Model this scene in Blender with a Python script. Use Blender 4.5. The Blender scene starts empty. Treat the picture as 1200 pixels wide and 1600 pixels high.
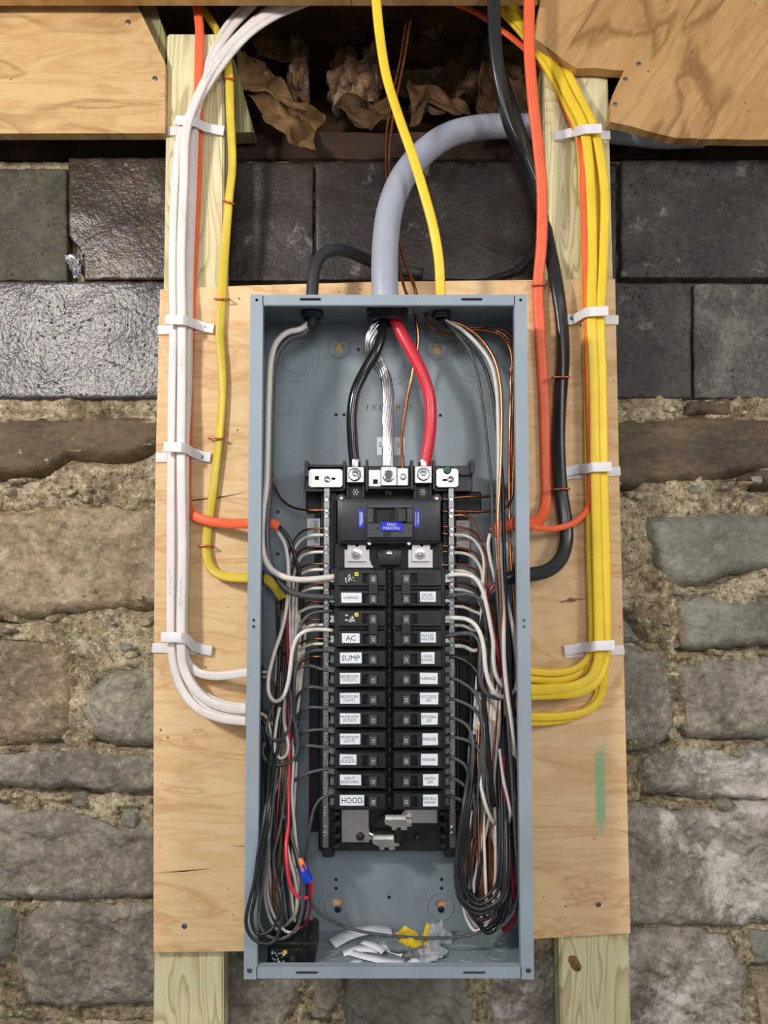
import bpy, bmesh, math, random
import numpy as np
from mathutils import Vector, noise, Matrix
R = random.Random(7)
scn = bpy.context.scene
COL = scn.collection

# ------------------------------------------------------------------ camera, world, lights, exposure
F_PX, CX, CY = 1202.0, 600.0, 800.0
CAM = Vector((0.0, -0.985, 1.5))
PITCH = math.radians(3.2)
cam_d = bpy.data.cameras.new('camera'); cam = bpy.data.objects.new('camera', cam_d); COL.objects.link(cam)
cam_d.sensor_fit = 'HORIZONTAL'; cam_d.sensor_width = 36.0; cam_d.lens = 36.0 * F_PX / 1200.0
cam_d.clip_start = 0.01
cam.location = CAM; cam.rotation_euler = (math.pi / 2 + PITCH, 0, 0)
scn.camera = cam

w = bpy.data.worlds.new('world'); scn.world = w; w.use_nodes = True
w.node_tree.nodes['Background'].inputs[0].default_value = (0.97, 0.98, 1.0, 1)
w.node_tree.nodes['Background'].inputs[1].default_value = 0.36

def area_light(name, loc, target, size, power, color):
    d = bpy.data.lights.new(name, 'AREA'); d.shape = 'DISK'; d.size = size; d.energy = power; d.color = color
    o = bpy.data.objects.new(name, d); COL.objects.link(o); o.location = loc
    o.rotation_euler = (Vector(target) - Vector(loc)).to_track_quat('-Z', 'Y').to_euler()
    return o
area_light('work_light_one', (-0.98, -1.02, 2.16), (0, 0.1, 1.5), 0.16, 17.0, (1.0, 0.95, 0.88))
area_light('work_light_two', (1.15, -1.35, 2.05), (0, 0.1, 1.4), 0.40, 9.0, (1.0, 0.95, 0.88))
area_light('fill_light', (0.1, -1.9, 1.95), (0, 0.1, 1.2), 0.6, 8.0, (0.98, 0.98, 1.0))  # added frontal fill, stands for no actual lamp

scn.view_settings.view_transform = 'Standard'
scn.view_settings.look = 'None'
scn.view_settings.exposure = 0.0
scn.view_settings.gamma = 1.0
scn.view_settings.use_curve_mapping = False

# ------------------------------------------------------------------ helpers
def P(px, py, y):
    d = Vector(((px - CX) / F_PX, math.cos(PITCH), math.sin(PITCH))) + Vector((0, -math.sin(PITCH), math.cos(PITCH))) * ((CY - py) / F_PX)
    return CAM + d * ((y - CAM.y) / d.y)
def SZ(n, y):
    """n pixels of the photograph in metres at depth y"""
    return n * (y - CAM.y) / F_PX

def lin(c):
    return tuple(((v / 255.0) / 12.92 if v / 255.0 <= 0.04045 else ((v / 255.0 + 0.055) / 1.055) ** 2.4) for v in c) + (1,)

class NT:
    def __init__(s, name):
        s.m = bpy.data.materials.new(name); s.m.use_nodes = True
        s.t = s.m.node_tree; s.b = s.t.nodes['Principled BSDF']
    def n(s, typ, **kw):
        nd = s.t.nodes.new(typ)
        for k, v in kw.items():
            if k.startswith('i_'):
                k2 = k[2:]; k2 = int(k2) if k2.isdigit() else k2.replace('_', ' ')
                nd.inputs[k2].default_value = v
            else: setattr(nd, k, v)
        return nd
    def l(s, a, b): s.t.links.new(a, b)
    def pos(s, scale=(1, 1, 1), rot=(0, 0, 0)):
        g = s.n('ShaderNodeNewGeometry'); mp = s.n('ShaderNodeMapping')
        mp.inputs['Scale'].default_value = scale; src = g.outputs['Position']
        if any(rot):
            m0 = s.n('ShaderNodeMapping'); m0.inputs['Rotation'].default_value = rot; s.l(src, m0.inputs['Vector']); src = m0.outputs[0]
        s.l(src, mp.inputs['Vector']); return mp.outputs[0]
    def noise(s, vec, scale, detail=4, rough=0.55, dist=0.0):
        nd = s.n('ShaderNodeTexNoise', i_Scale=scale, i_Detail=detail, i_Roughness=rough, i_Distortion=dist)
        s.l(vec, nd.inputs['Vector']); return nd.outputs['Fac']
    def ramp(s, fac, stops, interp='LINEAR'):
        r = s.n('ShaderNodeValToRGB'); r.color_ramp.interpolation = interp
        e = r.color_ramp.elements
        while len(e) < len(stops): e.new(0.5)
        for el, (p, c) in zip(e, stops):
            el.position = p; el.color = c if len(c) == 4 else lin(c)
        s.l(fac, r.inputs[0]); return r.outputs[0]
    def mix(s, fac, a, b, blend='MIX'):
        m = s.n('ShaderNodeMix', data_type='RGBA', blend_type=blend)
        for sock, v in ((m.inputs[0], fac), (m.inputs[6], a), (m.inputs[7], b)):
            if hasattr(v, 'is_linked'): s.l(v, sock)
            else: sock.default_value = v
        return m.outputs[2]
    def math(s, op, a, b=None):
        m = s.n('ShaderNodeMath', operation=op)
        for i, v in enumerate((a, b)):
            if v is None: continue
            if hasattr(v, 'is_linked'): s.l(v, m.inputs[i])
            else: m.inputs[i].default_value = v
        return m.outputs[0]
    def bump(s, h, strength, dist):
        bm = s.n('ShaderNodeBump', i_Strength=strength, i_Distance=dist)
        s.l(h, bm.inputs['Height']); s.l(bm.outputs[0], s.b.inputs['Normal'])
    def base(s, v):
        if hasattr(v, 'is_linked'): s.l(v, s.b.inputs['Base Color'])
        else: s.b.inputs['Base Color'].default_value = v
    def set(s, rough=0.5, metal=0.0, spec=0.5, **kw):
        s.b.inputs['Roughness'].default_value = rough; s.b.inputs['Metallic'].default_value = metal
        s.b.inputs['Specular IOR Level'].default_value = spec
        for k, v in kw.items(): s.b.inputs[k.replace('_', ' ')].default_value = v
        return s.m

MATS = {}
def plain(name, rgb, rough=0.5, metal=0.0, spec=0.5, var=0.08, scale=60, bump=0.0, **kw):
    t = NT(name); c = lin(rgb)
    f = t.noise(t.pos(), scale, 3)
    d = tuple(max(0, v * (1 - var * 2)) for v in c[:3]) + (1,); u = tuple(min(1, v * (1 + var * 2)) for v in c[:3]) + (1,)
    t.base(t.ramp(f, [(0.3, d), (0.7, u)]))
    if bump: t.bump(t.noise(t.pos(), scale * 6, 2), bump, 0.0006)
    MATS[name] = t.set(rough, metal, spec, **kw); return MATS[name]

def plywood(name, cols, ang=0.0, fy=1.0, mark=None, rough=0.62, swirl=1.0):
    """rotary-cut veneer: broad soft bands, fine grain streaks, small pits"""
    t = NT(name); rot = (0, ang, 0)
    f1 = t.noise(t.pos((2.0, 1, 11 * fy), rot), 1.5, 5, 0.55, 1.6 * swirl)
    f2 = t.noise(t.pos((16, 1, 150 * fy), rot), 2.0, 4, 0.65, 0.4)
    f3 = t.noise(t.pos((3.0, 1, 9 * fy), rot), 1.3, 3, 0.55, 2.2 * swirl)
    c = t.ramp(f1, [(0.30, cols[1]), (0.42, cols[0]), (0.50, cols[1]), (0.55, cols[0]), (0.66, cols[0]), (0.74, cols[1])])
    c = t.mix(t.ramp(f3, [(0.52, (0, 0, 0, 1)), (0.60, (0.75, 0.75, 0.75, 1)), (0.64, (0.1, 0.1, 0.1, 1)), (0.8, (0.4, 0.4, 0.4, 1))]), c, lin(cols[2]))
    c = t.mix(t.ramp(f2, [(0.55, (0, 0, 0, 1)), (0.75, (0.38, 0.38, 0.38, 1))]), c, lin(cols[2]))
    c = t.mix(t.ramp(f2, [(0.30, (0.35, 0.35, 0.35, 1)), (0.42, (0, 0, 0, 1))]), c, lin(tuple(min(255, v + 22) for v in cols[0])))
    pit = t.noise(t.pos((40, 1, 60), rot), 2.4, 1, 0.3)
    c = t.mix(t.ramp(pit, [(0.785, (0, 0, 0, 1)), (0.81, (0.8, 0.8, 0.8, 1))]), c, lin((96, 66, 40)))
    if mark: c = mark(t, c)
    t.base(c)
    t.bump(f2, 0.25, 0.0008)
    MATS[name] = t.set(rough, 0, 0.3); return MATS[name]

def lumber(name, cols):
    """flat-sawn treated pine: cathedral growth rings running up the board"""
    t = NT(name)
    warp = t.noise(t.pos((5.5, 1, 0.9)), 3.2, 2, 0.45, 0.5)
    rings = t.math('FRACT', t.math('MULTIPLY', warp, 16.0))
    c = t.ramp(rings, [(0.0, cols[0]), (0.55, cols[1]), (0.86, cols[2]), (1.0, cols[0])])
    fine = t.noise(t.pos((140, 1, 4)), 2.0, 3)
    c = t.mix(t.ramp(fine, [(0.5, (0, 0, 0, 1)), (0.75, (0.4, 0.4, 0.4, 1))]), c, lin(cols[2]))
    patch = t.noise(t.pos((9, 1, 2.2)), 2.0, 2, 0.4, 0.8)
    c = t.mix(t.ramp(patch, [(0.52, (0, 0, 0, 1)), (0.58, (0.55, 0.55, 0.55, 1)), (0.72, (0.3, 0.3, 0.3, 1))]), c, lin(cols[3]))
    t.base(c); t.bump(fine, 0.25, 0.0006)
    MATS[name] = t.set(0.6, 0, 0.3); return MATS[name]

def stone(name, cols, rough, white=0.0, wcol=(205, 200, 188), scale=9, bump=0.6, pits=0.0, spec=0.5, bscale=110, bdist=0.004, stretch=(1, 1, 1), fine=0.5, bdetail=5, bw=0.8, pscale=120.0, specks=0.0):
    t = NT(name)
    a = t.noise(t.pos(stretch), scale, 8, 0.66, 0.6); b = t.noise(t.pos(stretch), scale * 11, 6, 0.75)
    c = t.ramp(a, [(0.34, cols[0]), (0.5, cols[1]), (0.64, cols[2])])
    c = t.mix(t.ramp(b, [(0.36, (fine, fine, fine, 1)), (0.5, (0, 0, 0, 1))]), c, lin(tuple(v * .62 for v in cols[0])))
    c = t.mix(t.ramp(b, [(0.54, (0, 0, 0, 1)), (0.70, (fine, fine, fine, 1))]), c, lin(tuple(min(255, v * 1.25) for v in cols[2])))
    if white:
        wn = t.noise(t.pos(), scale * 1.5, 10, 0.78, 0.5)
        lo = 0.66 - 0.20 * white
        c = t.mix(t.ramp(wn, [(lo, (0, 0, 0, 1)), (lo + 0.09, (0.8, 0.8, 0.8, 1))]), c, lin(wcol))
    if specks:      # small lime splashes
        sn = t.noise(t.pos(), 55, 5, 0.7, 0.3); sg = t.noise(t.pos(), 7, 2)
        sm = t.math('MULTIPLY', t.ramp(sn, [(0.66, (0, 0, 0, 1)), (0.70, (1, 1, 1, 1))]), t.ramp(sg, [(0.45, (0, 0, 0, 1)), (0.55, (specks, specks, specks, 1))]))
        c = t.mix(sm, c, lin((216, 206, 188)))
    h = t.noise(t.pos(stretch), bscale, bdetail, 0.65)
    h = t.math('ADD', h, t.math('MULTIPLY', b, bw))
    if pits:
        v = t.n('ShaderNodeTexVoronoi', i_Scale=pscale)
        wv = t.n('ShaderNodeTexNoise', i_Scale=180.0, i_Detail=3.0); t.l(t.pos(), wv.inputs['Vector'])
        wm = t.n('ShaderNodeVectorMath', operation='MULTIPLY_ADD'); t.l(wv.outputs['Color'], wm.inputs[0]); wm.inputs[1].default_value = (.012, .012, .012); t.l(t.pos(), wm.inputs[2])
        t.l(wm.outputs[0], v.inputs['Vector'])
        pm = t.ramp(v.outputs['Distance'], [(0.12, (1, 1, 1, 1)), (0.26, (0, 0, 0, 1))])
        gate = t.ramp(t.noise(t.pos(), 45, 2), [(0.50, (0, 0, 0, 1)), (0.56, (1, 1, 1, 1))])
        pm2 = t.math('MULTIPLY', pm, gate)
        c = t.mix(t.math('MULTIPLY', pm2, 0.85), c, (0.012, 0.010, 0.010, 1))
        h = t.math('SUBTRACT', h, t.math('MULTIPLY', pm2, pits))
    t.base(c); t.bump(h, bump, bdist)
    MATS[name] = t.set(rough, 0, spec); return MATS[name]

class MB:
    """collects geometry in world coordinates"""
    def __init__(s): s.v = []; s.f = []; s.uv = {}
    def add(s, vs, fs):
        o = len(s.v); s.v += [Vector(v) for v in vs]; s.f += [tuple(i + o for i in f) for f in fs]; return s
    def bm(s, bm):
        bm.verts.ensure_lookup_table(); bm.verts.index_update()
        s.add([v.co.copy() for v in bm.verts], [[v.index for v in f.verts] for f in bm.faces]); bm.free(); return s
    def box(s, a, b, bevel=0.0, seg=1):
        lo = [min(a[i], b[i]) for i in range(3)]; hi = [max(a[i], b[i]) for i in range(3)]
        bm = bmesh.new(); bmesh.ops.create_cube(bm, size=1)
        for v in bm.verts: v.co = Vector([lo[i] + (v.co[i] + .5) * (hi[i] - lo[i]) for i in range(3)])
        if bevel: bmesh.ops.bevel(bm, geom=bm.edges[:], offset=min(bevel, 0.45 * min(hi[i] - lo[i] for i in range(3))), segments=seg, affect='EDGES', profile=0.5)
        return s.bm(bm)
    def pbox(s, x0, y0, x1, y1, yf, yb, bevel=0.0, seg=1):
        """box whose front face (depth yf) covers a rectangle of the photograph"""
        a = P(x0, y0, yf); b = P(x1, y1, yf)
        return s.box((a.x, yf, a.z), (b.x, yb, b.z), bevel, seg)
    def prism(s, pts, yf, yb):
        """polygon given in photograph pixels at depth yf, extruded back to yb"""
        w_ = [P(x, y, yf) for x, y in pts]; n = len(w_)
        area = sum(w_[i].x * w_[(i + 1) % n].z - w_[(i + 1) % n].x * w_[i].z for i in range(n))
        if area < 0: w_ = w_[::-1]
        vs = [(p.x, yf, p.z) for p in w_] + [(p.x, yb, p.z) for p in w_]
        fs = [tuple(range(n)), tuple(range(2 * n - 1, n - 1, -1))] + [(i, i + n, (i + 1) % n + n, (i + 1) % n) for i in range(n)]
        return s.add(vs, fs)
    def lathe(s, c, axis, prof, n=20):
        """profile [(radius, distance along axis)] about c"""
        ax = Vector(axis).normalized(); u = ax.orthogonal().normalized(); v_ = ax.cross(u)
        vs = []; fs = []
        for r, d in prof:
            for k in range(n):
                a = 2 * math.pi * k / n
                vs.append(Vector(c) + ax * d + (u * math.cos(a) + v_ * math.sin(a)) * max(r, 1e-6))
        for i in range(len(prof) - 1):
            for k in range(n):
                fs.append((i * n + k, i * n + (k + 1) % n, (i + 1) * n + (k + 1) % n, (i + 1) * n + k))
        fs.append(tuple(range(n - 1, -1, -1))); fs.append(tuple(range((len(prof) - 1) * n, len(prof) * n)))
        return s.add(vs, fs)
    def torus(s, c, axis, R_, r, n=32, m=6, a0=0, a1=2 * math.pi):
        ax = Vector(axis).normalized(); u = ax.orthogonal().normalized(); v_ = ax.cross(u)
        vs = []; fs = []
        for k in range(n):
            a = a0 + (a1 - a0) * k / n; d = u * math.cos(a) + v_ * math.sin(a)
            for j in range(m):
                b = 2 * math.pi * j / m
                vs.append(Vector(c) + d * (R_ + r * math.cos(b)) + ax * (r * math.sin(b)))
        for k in range(n):
            k2 = (k + 1) % n
            for j in range(m):
                fs.append((k * m + j, k2 * m + j, k2 * m + (j + 1) % m, k * m + (j + 1) % m))
        return s.add(vs, fs)
    def tube(s, path, ra, rb=None, wdir=None, n=8, power=2.0, twist=0.0, uv=True):
        """sweep of a (super)elliptic section along world points; ra across, rb towards the viewer"""
        rb = rb or ra; N = len(path); L = 0.0
        base = len(s.v); rings = []
        prevW = None
        for i, p in enumerate(path):
            T = (path[min(i + 1, N - 1)] - path[max(i - 1, 0)]).normalized()
            if rb == ra or wdir is None:
                if prevW is None:
                    Wd = T.cross(Vector((0, -1, 0)))
                    if Wd.length < 0.2: Wd = T.orthogonal()
                else: Wd = prevW - T * prevW.dot(T)
                if rb != ra:
                    W2 = T.cross(Vector((0, -1, 0)))
                    if W2.length > 0.25:
                        if prevW is not None and W2.dot(prevW) < 0: W2 = -W2
                        Wd = W2
            else:
                Wd = Vector(wdir); Wd = Wd - T * Wd.dot(T)
            Wd.normalize(); prevW = Wd.copy(); Nn = T.cross(Wd).normalized()
            if twist:
                q = Matrix.Rotation(twist * math.sin(i * 0.13 + twist * 9), 3, T); Wd = q @ Wd; Nn = q @ Nn
            if i: L += (p - path[i - 1]).length
            for k in range(n):
                a = 2 * math.pi * k / n; ca, sa = math.cos(a), math.sin(a)
                e = 2.0 / power
                q = Wd * (ra * math.copysign(abs(ca) ** e, ca)) + Nn * (rb * math.copysign(abs(sa) ** e, sa))
                s.v.append(p + q); s.uv[len(s.v) - 1] = (k / n, L)
        for i in range(N - 1):
            for k in range(n):
                s.f.append((base + i * n + k, base + i * n + (k + 1) % n, base + (i + 1) * n + (k + 1) % n, base + (i + 1) * n + k))
        s.f.append(tuple(base + k for k in range(n - 1, -1, -1)))
        s.f.append(tuple(base + (N - 1) * n + k for k in range(n)))
        return s

def wpos(o):
    v = Vector((0, 0, 0))
    while o is not None: v += o.location; o = o.parent
    return v
def props(o, label=None, cat=None, group=None, kind=None):
    for k, v in (('label', label), ('category', cat), ('group', group), ('kind', kind)):
        if v: o[k] = v
    return o
def O(name, mb, mat, parent=None, smooth=False, origin=None, **pr):
    """links the collected geometry as ONE mesh object"""
    if parent is not None: org = wpos(parent)
    elif origin is not None: org = Vector(origin)
    else:
        lo = [min(v[i] for v in mb.v) for i in range(3)]; hi = [max(v[i] for v in mb.v) for i in range(3)]
        org = Vector(((lo[0] + hi[0]) / 2, (lo[1] + hi[1]) / 2, lo[2]))
    me = bpy.data.meshes.new(name); me.from_pydata([v - org for v in mb.v], [], mb.f); me.update()
    bm = bmesh.new(); bm.from_mesh(me); bmesh.ops.recalc_face_normals(bm, faces=bm.faces[:]); bm.to_mesh(me); bm.free()
    if mb.uv:
        ul = me.uv_layers.new(name='along')
        for lp in me.loops:
            ul.data[lp.index].uv = mb.uv.get(lp.vertex_index, (0, 0))
    m = MATS[mat] if isinstance(mat, str) else mat
    me.materials.append(m)
    if smooth:
        me.polygons.foreach_set('use_smooth', [True] * len(me.polygons))
        if smooth != 'all': me.set_sharp_from_angle(angle=math.radians(35))
    o = bpy.data.objects.new(name, me); COL.objects.link(o)
    if parent is not None: o.parent = parent
    else: o.location = org
    return props(o, **pr)
def thing(name, label, cat, loc, group=None, kind=None):
    o = bpy.data.objects.new(name, None); COL.objects.link(o); o.location = loc; o.empty_display_size = 0.02
    return props(o, label, cat, group, kind)

def text(body, px, py, y, hpx, mat, parent, rot=0.0, name='lettering', maxw=None, spacing=1.0, thick=0.0):
    """flat print: lettering centred on a photograph pixel at depth y"""
    cu = bpy.data.curves.new('lettering', 'FONT'); cu.body = body; cu.align_x = 'CENTER'; cu.align_y = 'CENTER'
    cu.size = 1.0; cu.space_line = 0.85; cu.resolution_u = 2
    tmp = bpy.data.objects.new('tmp_text', cu); COL.objects.link(tmp)
    me = bpy.data.meshes.new_from_object(tmp); bpy.data.objects.remove(tmp); bpy.data.curves.remove(cu)
    xs = [v.co.x for v in me.vertices]; ys = [v.co.y for v in me.vertices]
    nl = body.count('\n') + 1
    s = SZ(hpx, y) / 0.72
    sx = s * spacing
    if maxw: sx = min(sx, SZ(maxw, y) / (max(xs) - min(xs)))
    cx_, cy_ = (max(xs) + min(xs)) / 2, (max(ys) + min(ys)) / 2
    c = P(px, py, y); mb = MB(); ca, sa = math.cos(rot), math.sin(rot)
    vs = []
    for v in me.vertices:
        a, b = (v.co.x - cx_) * sx, (v.co.y - cy_) * s
        vs.append((c.x + a * ca - b * sa, y, c.z + a * sa + b * ca))
    mb.add(vs, [tuple(p.vertices) for p in me.polygons]); bpy.data.meshes.remove(me)
    return O(name, mb, mat, parent)

def plate(outer, holes, yf, yb):
    """flat plate with real holes (world x,z outlines)"""
    cu = bpy.data.curves.new('plate', 'CURVE'); cu.dimensions = '2D'; cu.fill_mode = 'BOTH'
    for ol in [outer] + holes:
        sp = cu.splines.new('POLY'); sp.points.add(len(ol) - 1)
        for p, (x, z) in zip(sp.points, ol): p.co = (x, z, 0, 1)
        sp.use_cyclic_u = True
    cu.extrude = abs(yb - yf) / 2
    tmp = bpy.data.objects.new('tmp_plate', cu); COL.objects.link(tmp)
    me = bpy.data.meshes.new_from_object(tmp); bpy.data.objects.remove(tmp); bpy.data.curves.remove(cu)
    mb = MB(); ym = (yf + yb) / 2
    mb.add([(v.co.x, ym - v.co.z, v.co.y) for v in me.vertices], [tuple(p.vertices) for p in me.polygons])
    bpy.data.meshes.remove(me); return mb
def circ(px, py, y, rpx, n=20, sx=1, sz=1):
    c = P(px, py, y); r = SZ(rpx, y)
    return [(c.x + sx * r * math.cos(2 * math.pi * k / n), c.z + sz * r * math.sin(2 * math.pi * k / n)) for k in range(n)]

def spline(pts, step=0.006):
    """centripetal Catmull-Rom through world points, evenly dense"""
    if len(pts) < 3: pts = [pts[0], (pts[0] + pts[-1]) / 2, pts[-1]]
    q = [pts[0] * 2 - pts[1]] + list(pts) + [pts[-1] * 2 - pts[-2]]
    out = []
    for i in range(1, len(q) - 2):
        p0, p1, p2, p3 = q[i - 1], q[i], q[i + 1], q[i + 2]
        t0 = 0.0; t1 = t0 + max((p1 - p0).length, 1e-5) ** .5; t2 = t1 + max((p2 - p1).length, 1e-5) ** .5; t3 = t2 + max((p3 - p2).length, 1e-5) ** .5
        n = max(2, int((p2 - p1).length / step))
        for k in range(n):
            t = t1 + (t2 - t1) * k / n
            a1 = p0 * ((t1 - t) / (t1 - t0)) + p1 * ((t - t0) / (t1 - t0))
            a2 = p1 * ((t2 - t) / (t2 - t1)) + p2 * ((t - t1) / (t2 - t1))
            a3 = p2 * ((t3 - t) / (t3 - t2)) + p3 * ((t - t2) / (t3 - t2))
            b1 = a1 * ((t2 - t) / (t2 - t0)) + a2 * ((t - t0) / (t2 - t0))
            b2 = a2 * ((t3 - t) / (t3 - t1)) + a3 * ((t - t1) / (t3 - t1))
            out.append(b1 * ((t2 - t) / (t2 - t1)) + b2 * ((t - t1) / (t2 - t1)))
    out.append(pts[-1].copy()); return out

def parse(s, ys=None):
    """'x,y x,y ...' photograph pixels, with depths spread along them; 'x,y,d' sets a depth of its own"""
    raw = [tuple(float(v) for v in a.split(',')) for a in s.split()]
    n = len(raw); out = []
    for i, r in enumerate(raw):
        if len(r) == 3: d = r[2]
        else:
            t = i / max(1, n - 1) * (len(ys) - 1); k = min(int(t), len(ys) - 2) if len(ys) > 1 else 0
            d = ys[0] if len(ys) == 1 else ys[k] + (ys[k + 1] - ys[k]) * (t - k)
        out.append(P(r[0], r[1], d))
    return out

# ------------------------------------------------------------------ materials
plain('enclosure_paint', (146, 158, 169), 0.42, 0.0, 0.5, 0.04, 12)
plain('enclosure_inside', (132, 144, 152), 0.38, 0.0, 0.5, 0.05, 10)
plain('black_plastic', (31, 32, 35), 0.42, 0, 0.5, 0.10)
plain('deep_black_plastic', (19, 19, 21), 0.5, 0, 0.5, 0.10)
plain('satin_black_plastic', (44, 46, 52), 0.36, 0, 0.5, 0.08)
plain('handle_plastic', (74, 77, 84), 0.34, 0, 0.5, 0.06)
plain('grey_plastic', (96, 98, 96), 0.5, 0, 0.5, 0.1)
plain('tin_plate', (196, 194, 188), 0.34, 1.0, 0.5, 0.06)
plain('bar_metal', (150, 150, 146), 0.42, 1.0, 0.5, 0.08)
plain('screw_zinc', (176, 184, 184), 0.26, 1.0, 0.5, 0.25, 400)
plain('bus_aluminium', (190, 186, 184), 0.38, 1.0, 0.5, 0.04)
plain('bright_steel', (214, 218, 220), 0.20, 1.0)
plain('galvanized', (190, 196, 202), 0.32, 1.0, 0.5, 0.12, 120)
plain('dark_steel', (80, 82, 86), 0.4, 1.0)
plain('recess_shade_black', (12, 12, 13), 0.6)  # near-black colour standing in for shade inside holes and recesses
plain('green_screw', (24, 92, 52), 0.35, 0.3)
plain('sticker_white', (226, 232, 240), 0.5, 0, 0.4, 0.01)
plain('sticker_beige', (205, 198, 192), 0.5, 0, 0.4, 0.02)
plain('ink_grey', (92, 96, 104), 0.6)
plain('ink_dark', (40, 42, 58), 0.6)
plain('ink_brown', (120, 84, 62), 0.6)
plain('label_blue', (22, 44, 208), 0.45, 0, 0.4, 0.02)
plain('label_orange', (222, 140, 52), 0.5, 0, 0.4, 0.03)
plain('label_yellow', (222, 206, 52), 0.5)
plain('print_white', (206, 210, 214), 0.6)
plain('wire_black', (38, 40, 44), 0.34, 0, 0.5, 0.12, 200)
plain('wire_black_gloss', (24, 25, 29), 0.16, 0, 0.6, 0.1, 200)
plain('wire_grey', (74, 76, 79), 0.42, 0, 0.5, 0.14, 220)
plain('wire_white', (222, 216, 208), 0.36, 0, 0.5, 0.04)
plain('wire_cream', (214, 208, 176), 0.4, 0, 0.5, 0.04)
plain('wire_red', (214, 52, 66), 0.28, 0, 0.5, 0.04)
plain('wire_dark_red', (138, 34, 44), 0.32, 0, 0.5, 0.10, 150)
plain('bare_copper', (206, 140, 102), 0.30, 1.0, 0.5, 0.14, 120)
plain('aged_copper', (150, 98, 68), 0.38, 1.0, 0.5, 0.15, 120)
plain('bare_aluminium', (214, 214, 216), 0.24, 1.0, 0.5, 0.06)
plain('cable_orange', (238, 104, 62), 0.42, 0, 0.4, 0.05, 40)
plain('cable_yellow', (240, 204, 56), 0.40, 0, 0.4, 0.04, 30)
plain('cable_yellow_dull', (214, 188, 62), 0.42, 0, 0.4, 0.06, 30)
plain('cable_grey', (164, 168, 184), 0.42, 0, 0.5, 0.03, 30)
plain('cable_black', (30, 31, 34), 0.28, 0, 0.6, 0.15, 40)
plain('cable_black_matte', (44, 45, 47), 0.52, 0, 0.4, 0.1, 80)
plain('white_nylon', (232, 228, 230), 0.42, 0, 0.5, 0.03, Subsurface_Weight=0.0)
plain('staple_red', (196, 70, 52), 0.35, 0.3)
plain('copper_staple', (196, 112, 84), 0.32, 0.8)
plain('nut_orange', (240, 132, 72), 0.4)
plain('nut_blue', (28, 66, 206), 0.4)
plain('paper_white', (226, 230, 238), 0.6, 0, 0.3, 0.02)
plain('wax_yellow', (206, 176, 44), 0.35, 0, 0.5, 0.12, 80)
plain('nail_grey', (104, 106, 112), 0.4, 0.8)
plain('foil', (150, 150, 156), 0.38, 0.9, 0.5, 0.35, 220, bump=0.0)
plain('dark_wood', (52, 34, 24), 0.7, 0, 0.3, 0.35, 18, bump=0.5)
plain('cavity_wood', (84, 60, 42), 0.8, 0, 0.2, 0.35, 14, bump=0.5)
plain('concrete', (120, 116, 110), 0.8, 0, 0.3, 0.15, 9)

def white_cable():
    t = NT('cable_white'); uvn = t.n('ShaderNodeUVMap'); uvn.uv_map = 'along'
    sp = t.n('ShaderNodeSeparateXYZ'); t.l(uvn.outputs[0], sp.inputs[0])
    band = t.math('LESS_THAN', t.math('ABSOLUTE', t.math('SUBTRACT', sp.outputs[0], 0.75)), 0.045)
    cb = t.n('ShaderNodeCombineXYZ'); t.l(t.math('MULTIPLY', sp.outputs[1], 420.0), cb.inputs[0]); t.l(t.math('MULTIPLY', sp.outputs[0], 30.0), cb.inputs[1])
    ch = t.math('GREATER_THAN', t.noise(cb.outputs[0], 1.0, 2), 0.56)
    cc = t.n('ShaderNodeCombineXYZ'); t.l(t.math('MULTIPLY', sp.outputs[1], 9.0), cc.inputs[0])
    gate = t.math('GREATER_THAN', t.noise(cc.outputs[0], 1.0, 1), 0.60)
    pr = t.math('MULTIPLY', t.math('MULTIPLY', band, ch), gate)
    c = t.ramp(t.noise(t.pos(), 30, 3), [(0.3, (222, 212, 208)), (0.7, (236, 228, 224))])
    t.base(t.mix(t.math('MULTIPLY', pr, 0.5), c, lin((70, 74, 82))))
    MATS['cable_white'] = t.set(0.4, 0, 0.4)
white_cable()

def board_mark(t, c):
    # faded green spray-paint stroke and a dark knot, both with outlines of their own
    g = t.n('ShaderNodeNewGeometry'); sp = t.n('ShaderNodeSeparateXYZ'); t.l(g.outputs['Position'], sp.inputs[0])
    a = P(938, 1235, 0.125); hw = SZ(9, .125); hh = SZ(72, .125)
    nz = t.noise(t.pos(), 190, 3, 0.7)
    dx = t.math('DIVIDE', t.math('ABSOLUTE', t.math('SUBTRACT', sp.outputs[0], a.x)), hw)
    dz = t.math('DIVIDE', t.math('ABSOLUTE', t.math('SUBTRACT', sp.outputs[2], a.z)), hh)
    m = t.math('MAXIMUM', dx, dz)
    m = t.math('ADD', m, t.math('MULTIPLY', t.math('SUBTRACT', nz, 0.5), 1.5))
    f = t.ramp(m, [(0.62, (0.72, 0.72, 0.72, 1)), (1.05, (0, 0, 0, 1))])
    c = t.mix(f, c, lin((112, 186, 146)))
    k = P(892, 938, 0.125); k2 = []
    ang = 0.12
    ux = t.math('SUBTRACT', sp.outputs[0], k.x); uz = t.math('SUBTRACT', sp.outputs[2], k.z)
    uz = t.math('SUBTRACT', uz, t.math('MULTIPLY', ux, ang))
    d = t.math('ADD', t.math('MULTIPLY', t.math('ABSOLUTE', ux), 1 / SZ(24, .125)), t.math('MULTIPLY', t.math('ABSOLUTE', uz), 1 / SZ(5, .125)))
    d = t.math('ADD', d, t.math('MULTIPLY', t.math('SUBTRACT', t.noise(t.pos(), 120, 4), 0.5), 1.6))
    c = t.mix(t.ramp(d, [(0.5, (0.9, 0.9, 0.9, 1)), (0.9, (0.25, 0.25, 0.25, 1)), (1.6, (0, 0, 0, 1))]), c, lin((122, 70, 44)))
    return c
plywood('ply_board', [(232, 198, 152), (222, 184, 136), (204, 158, 108)], mark=board_mark)
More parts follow.
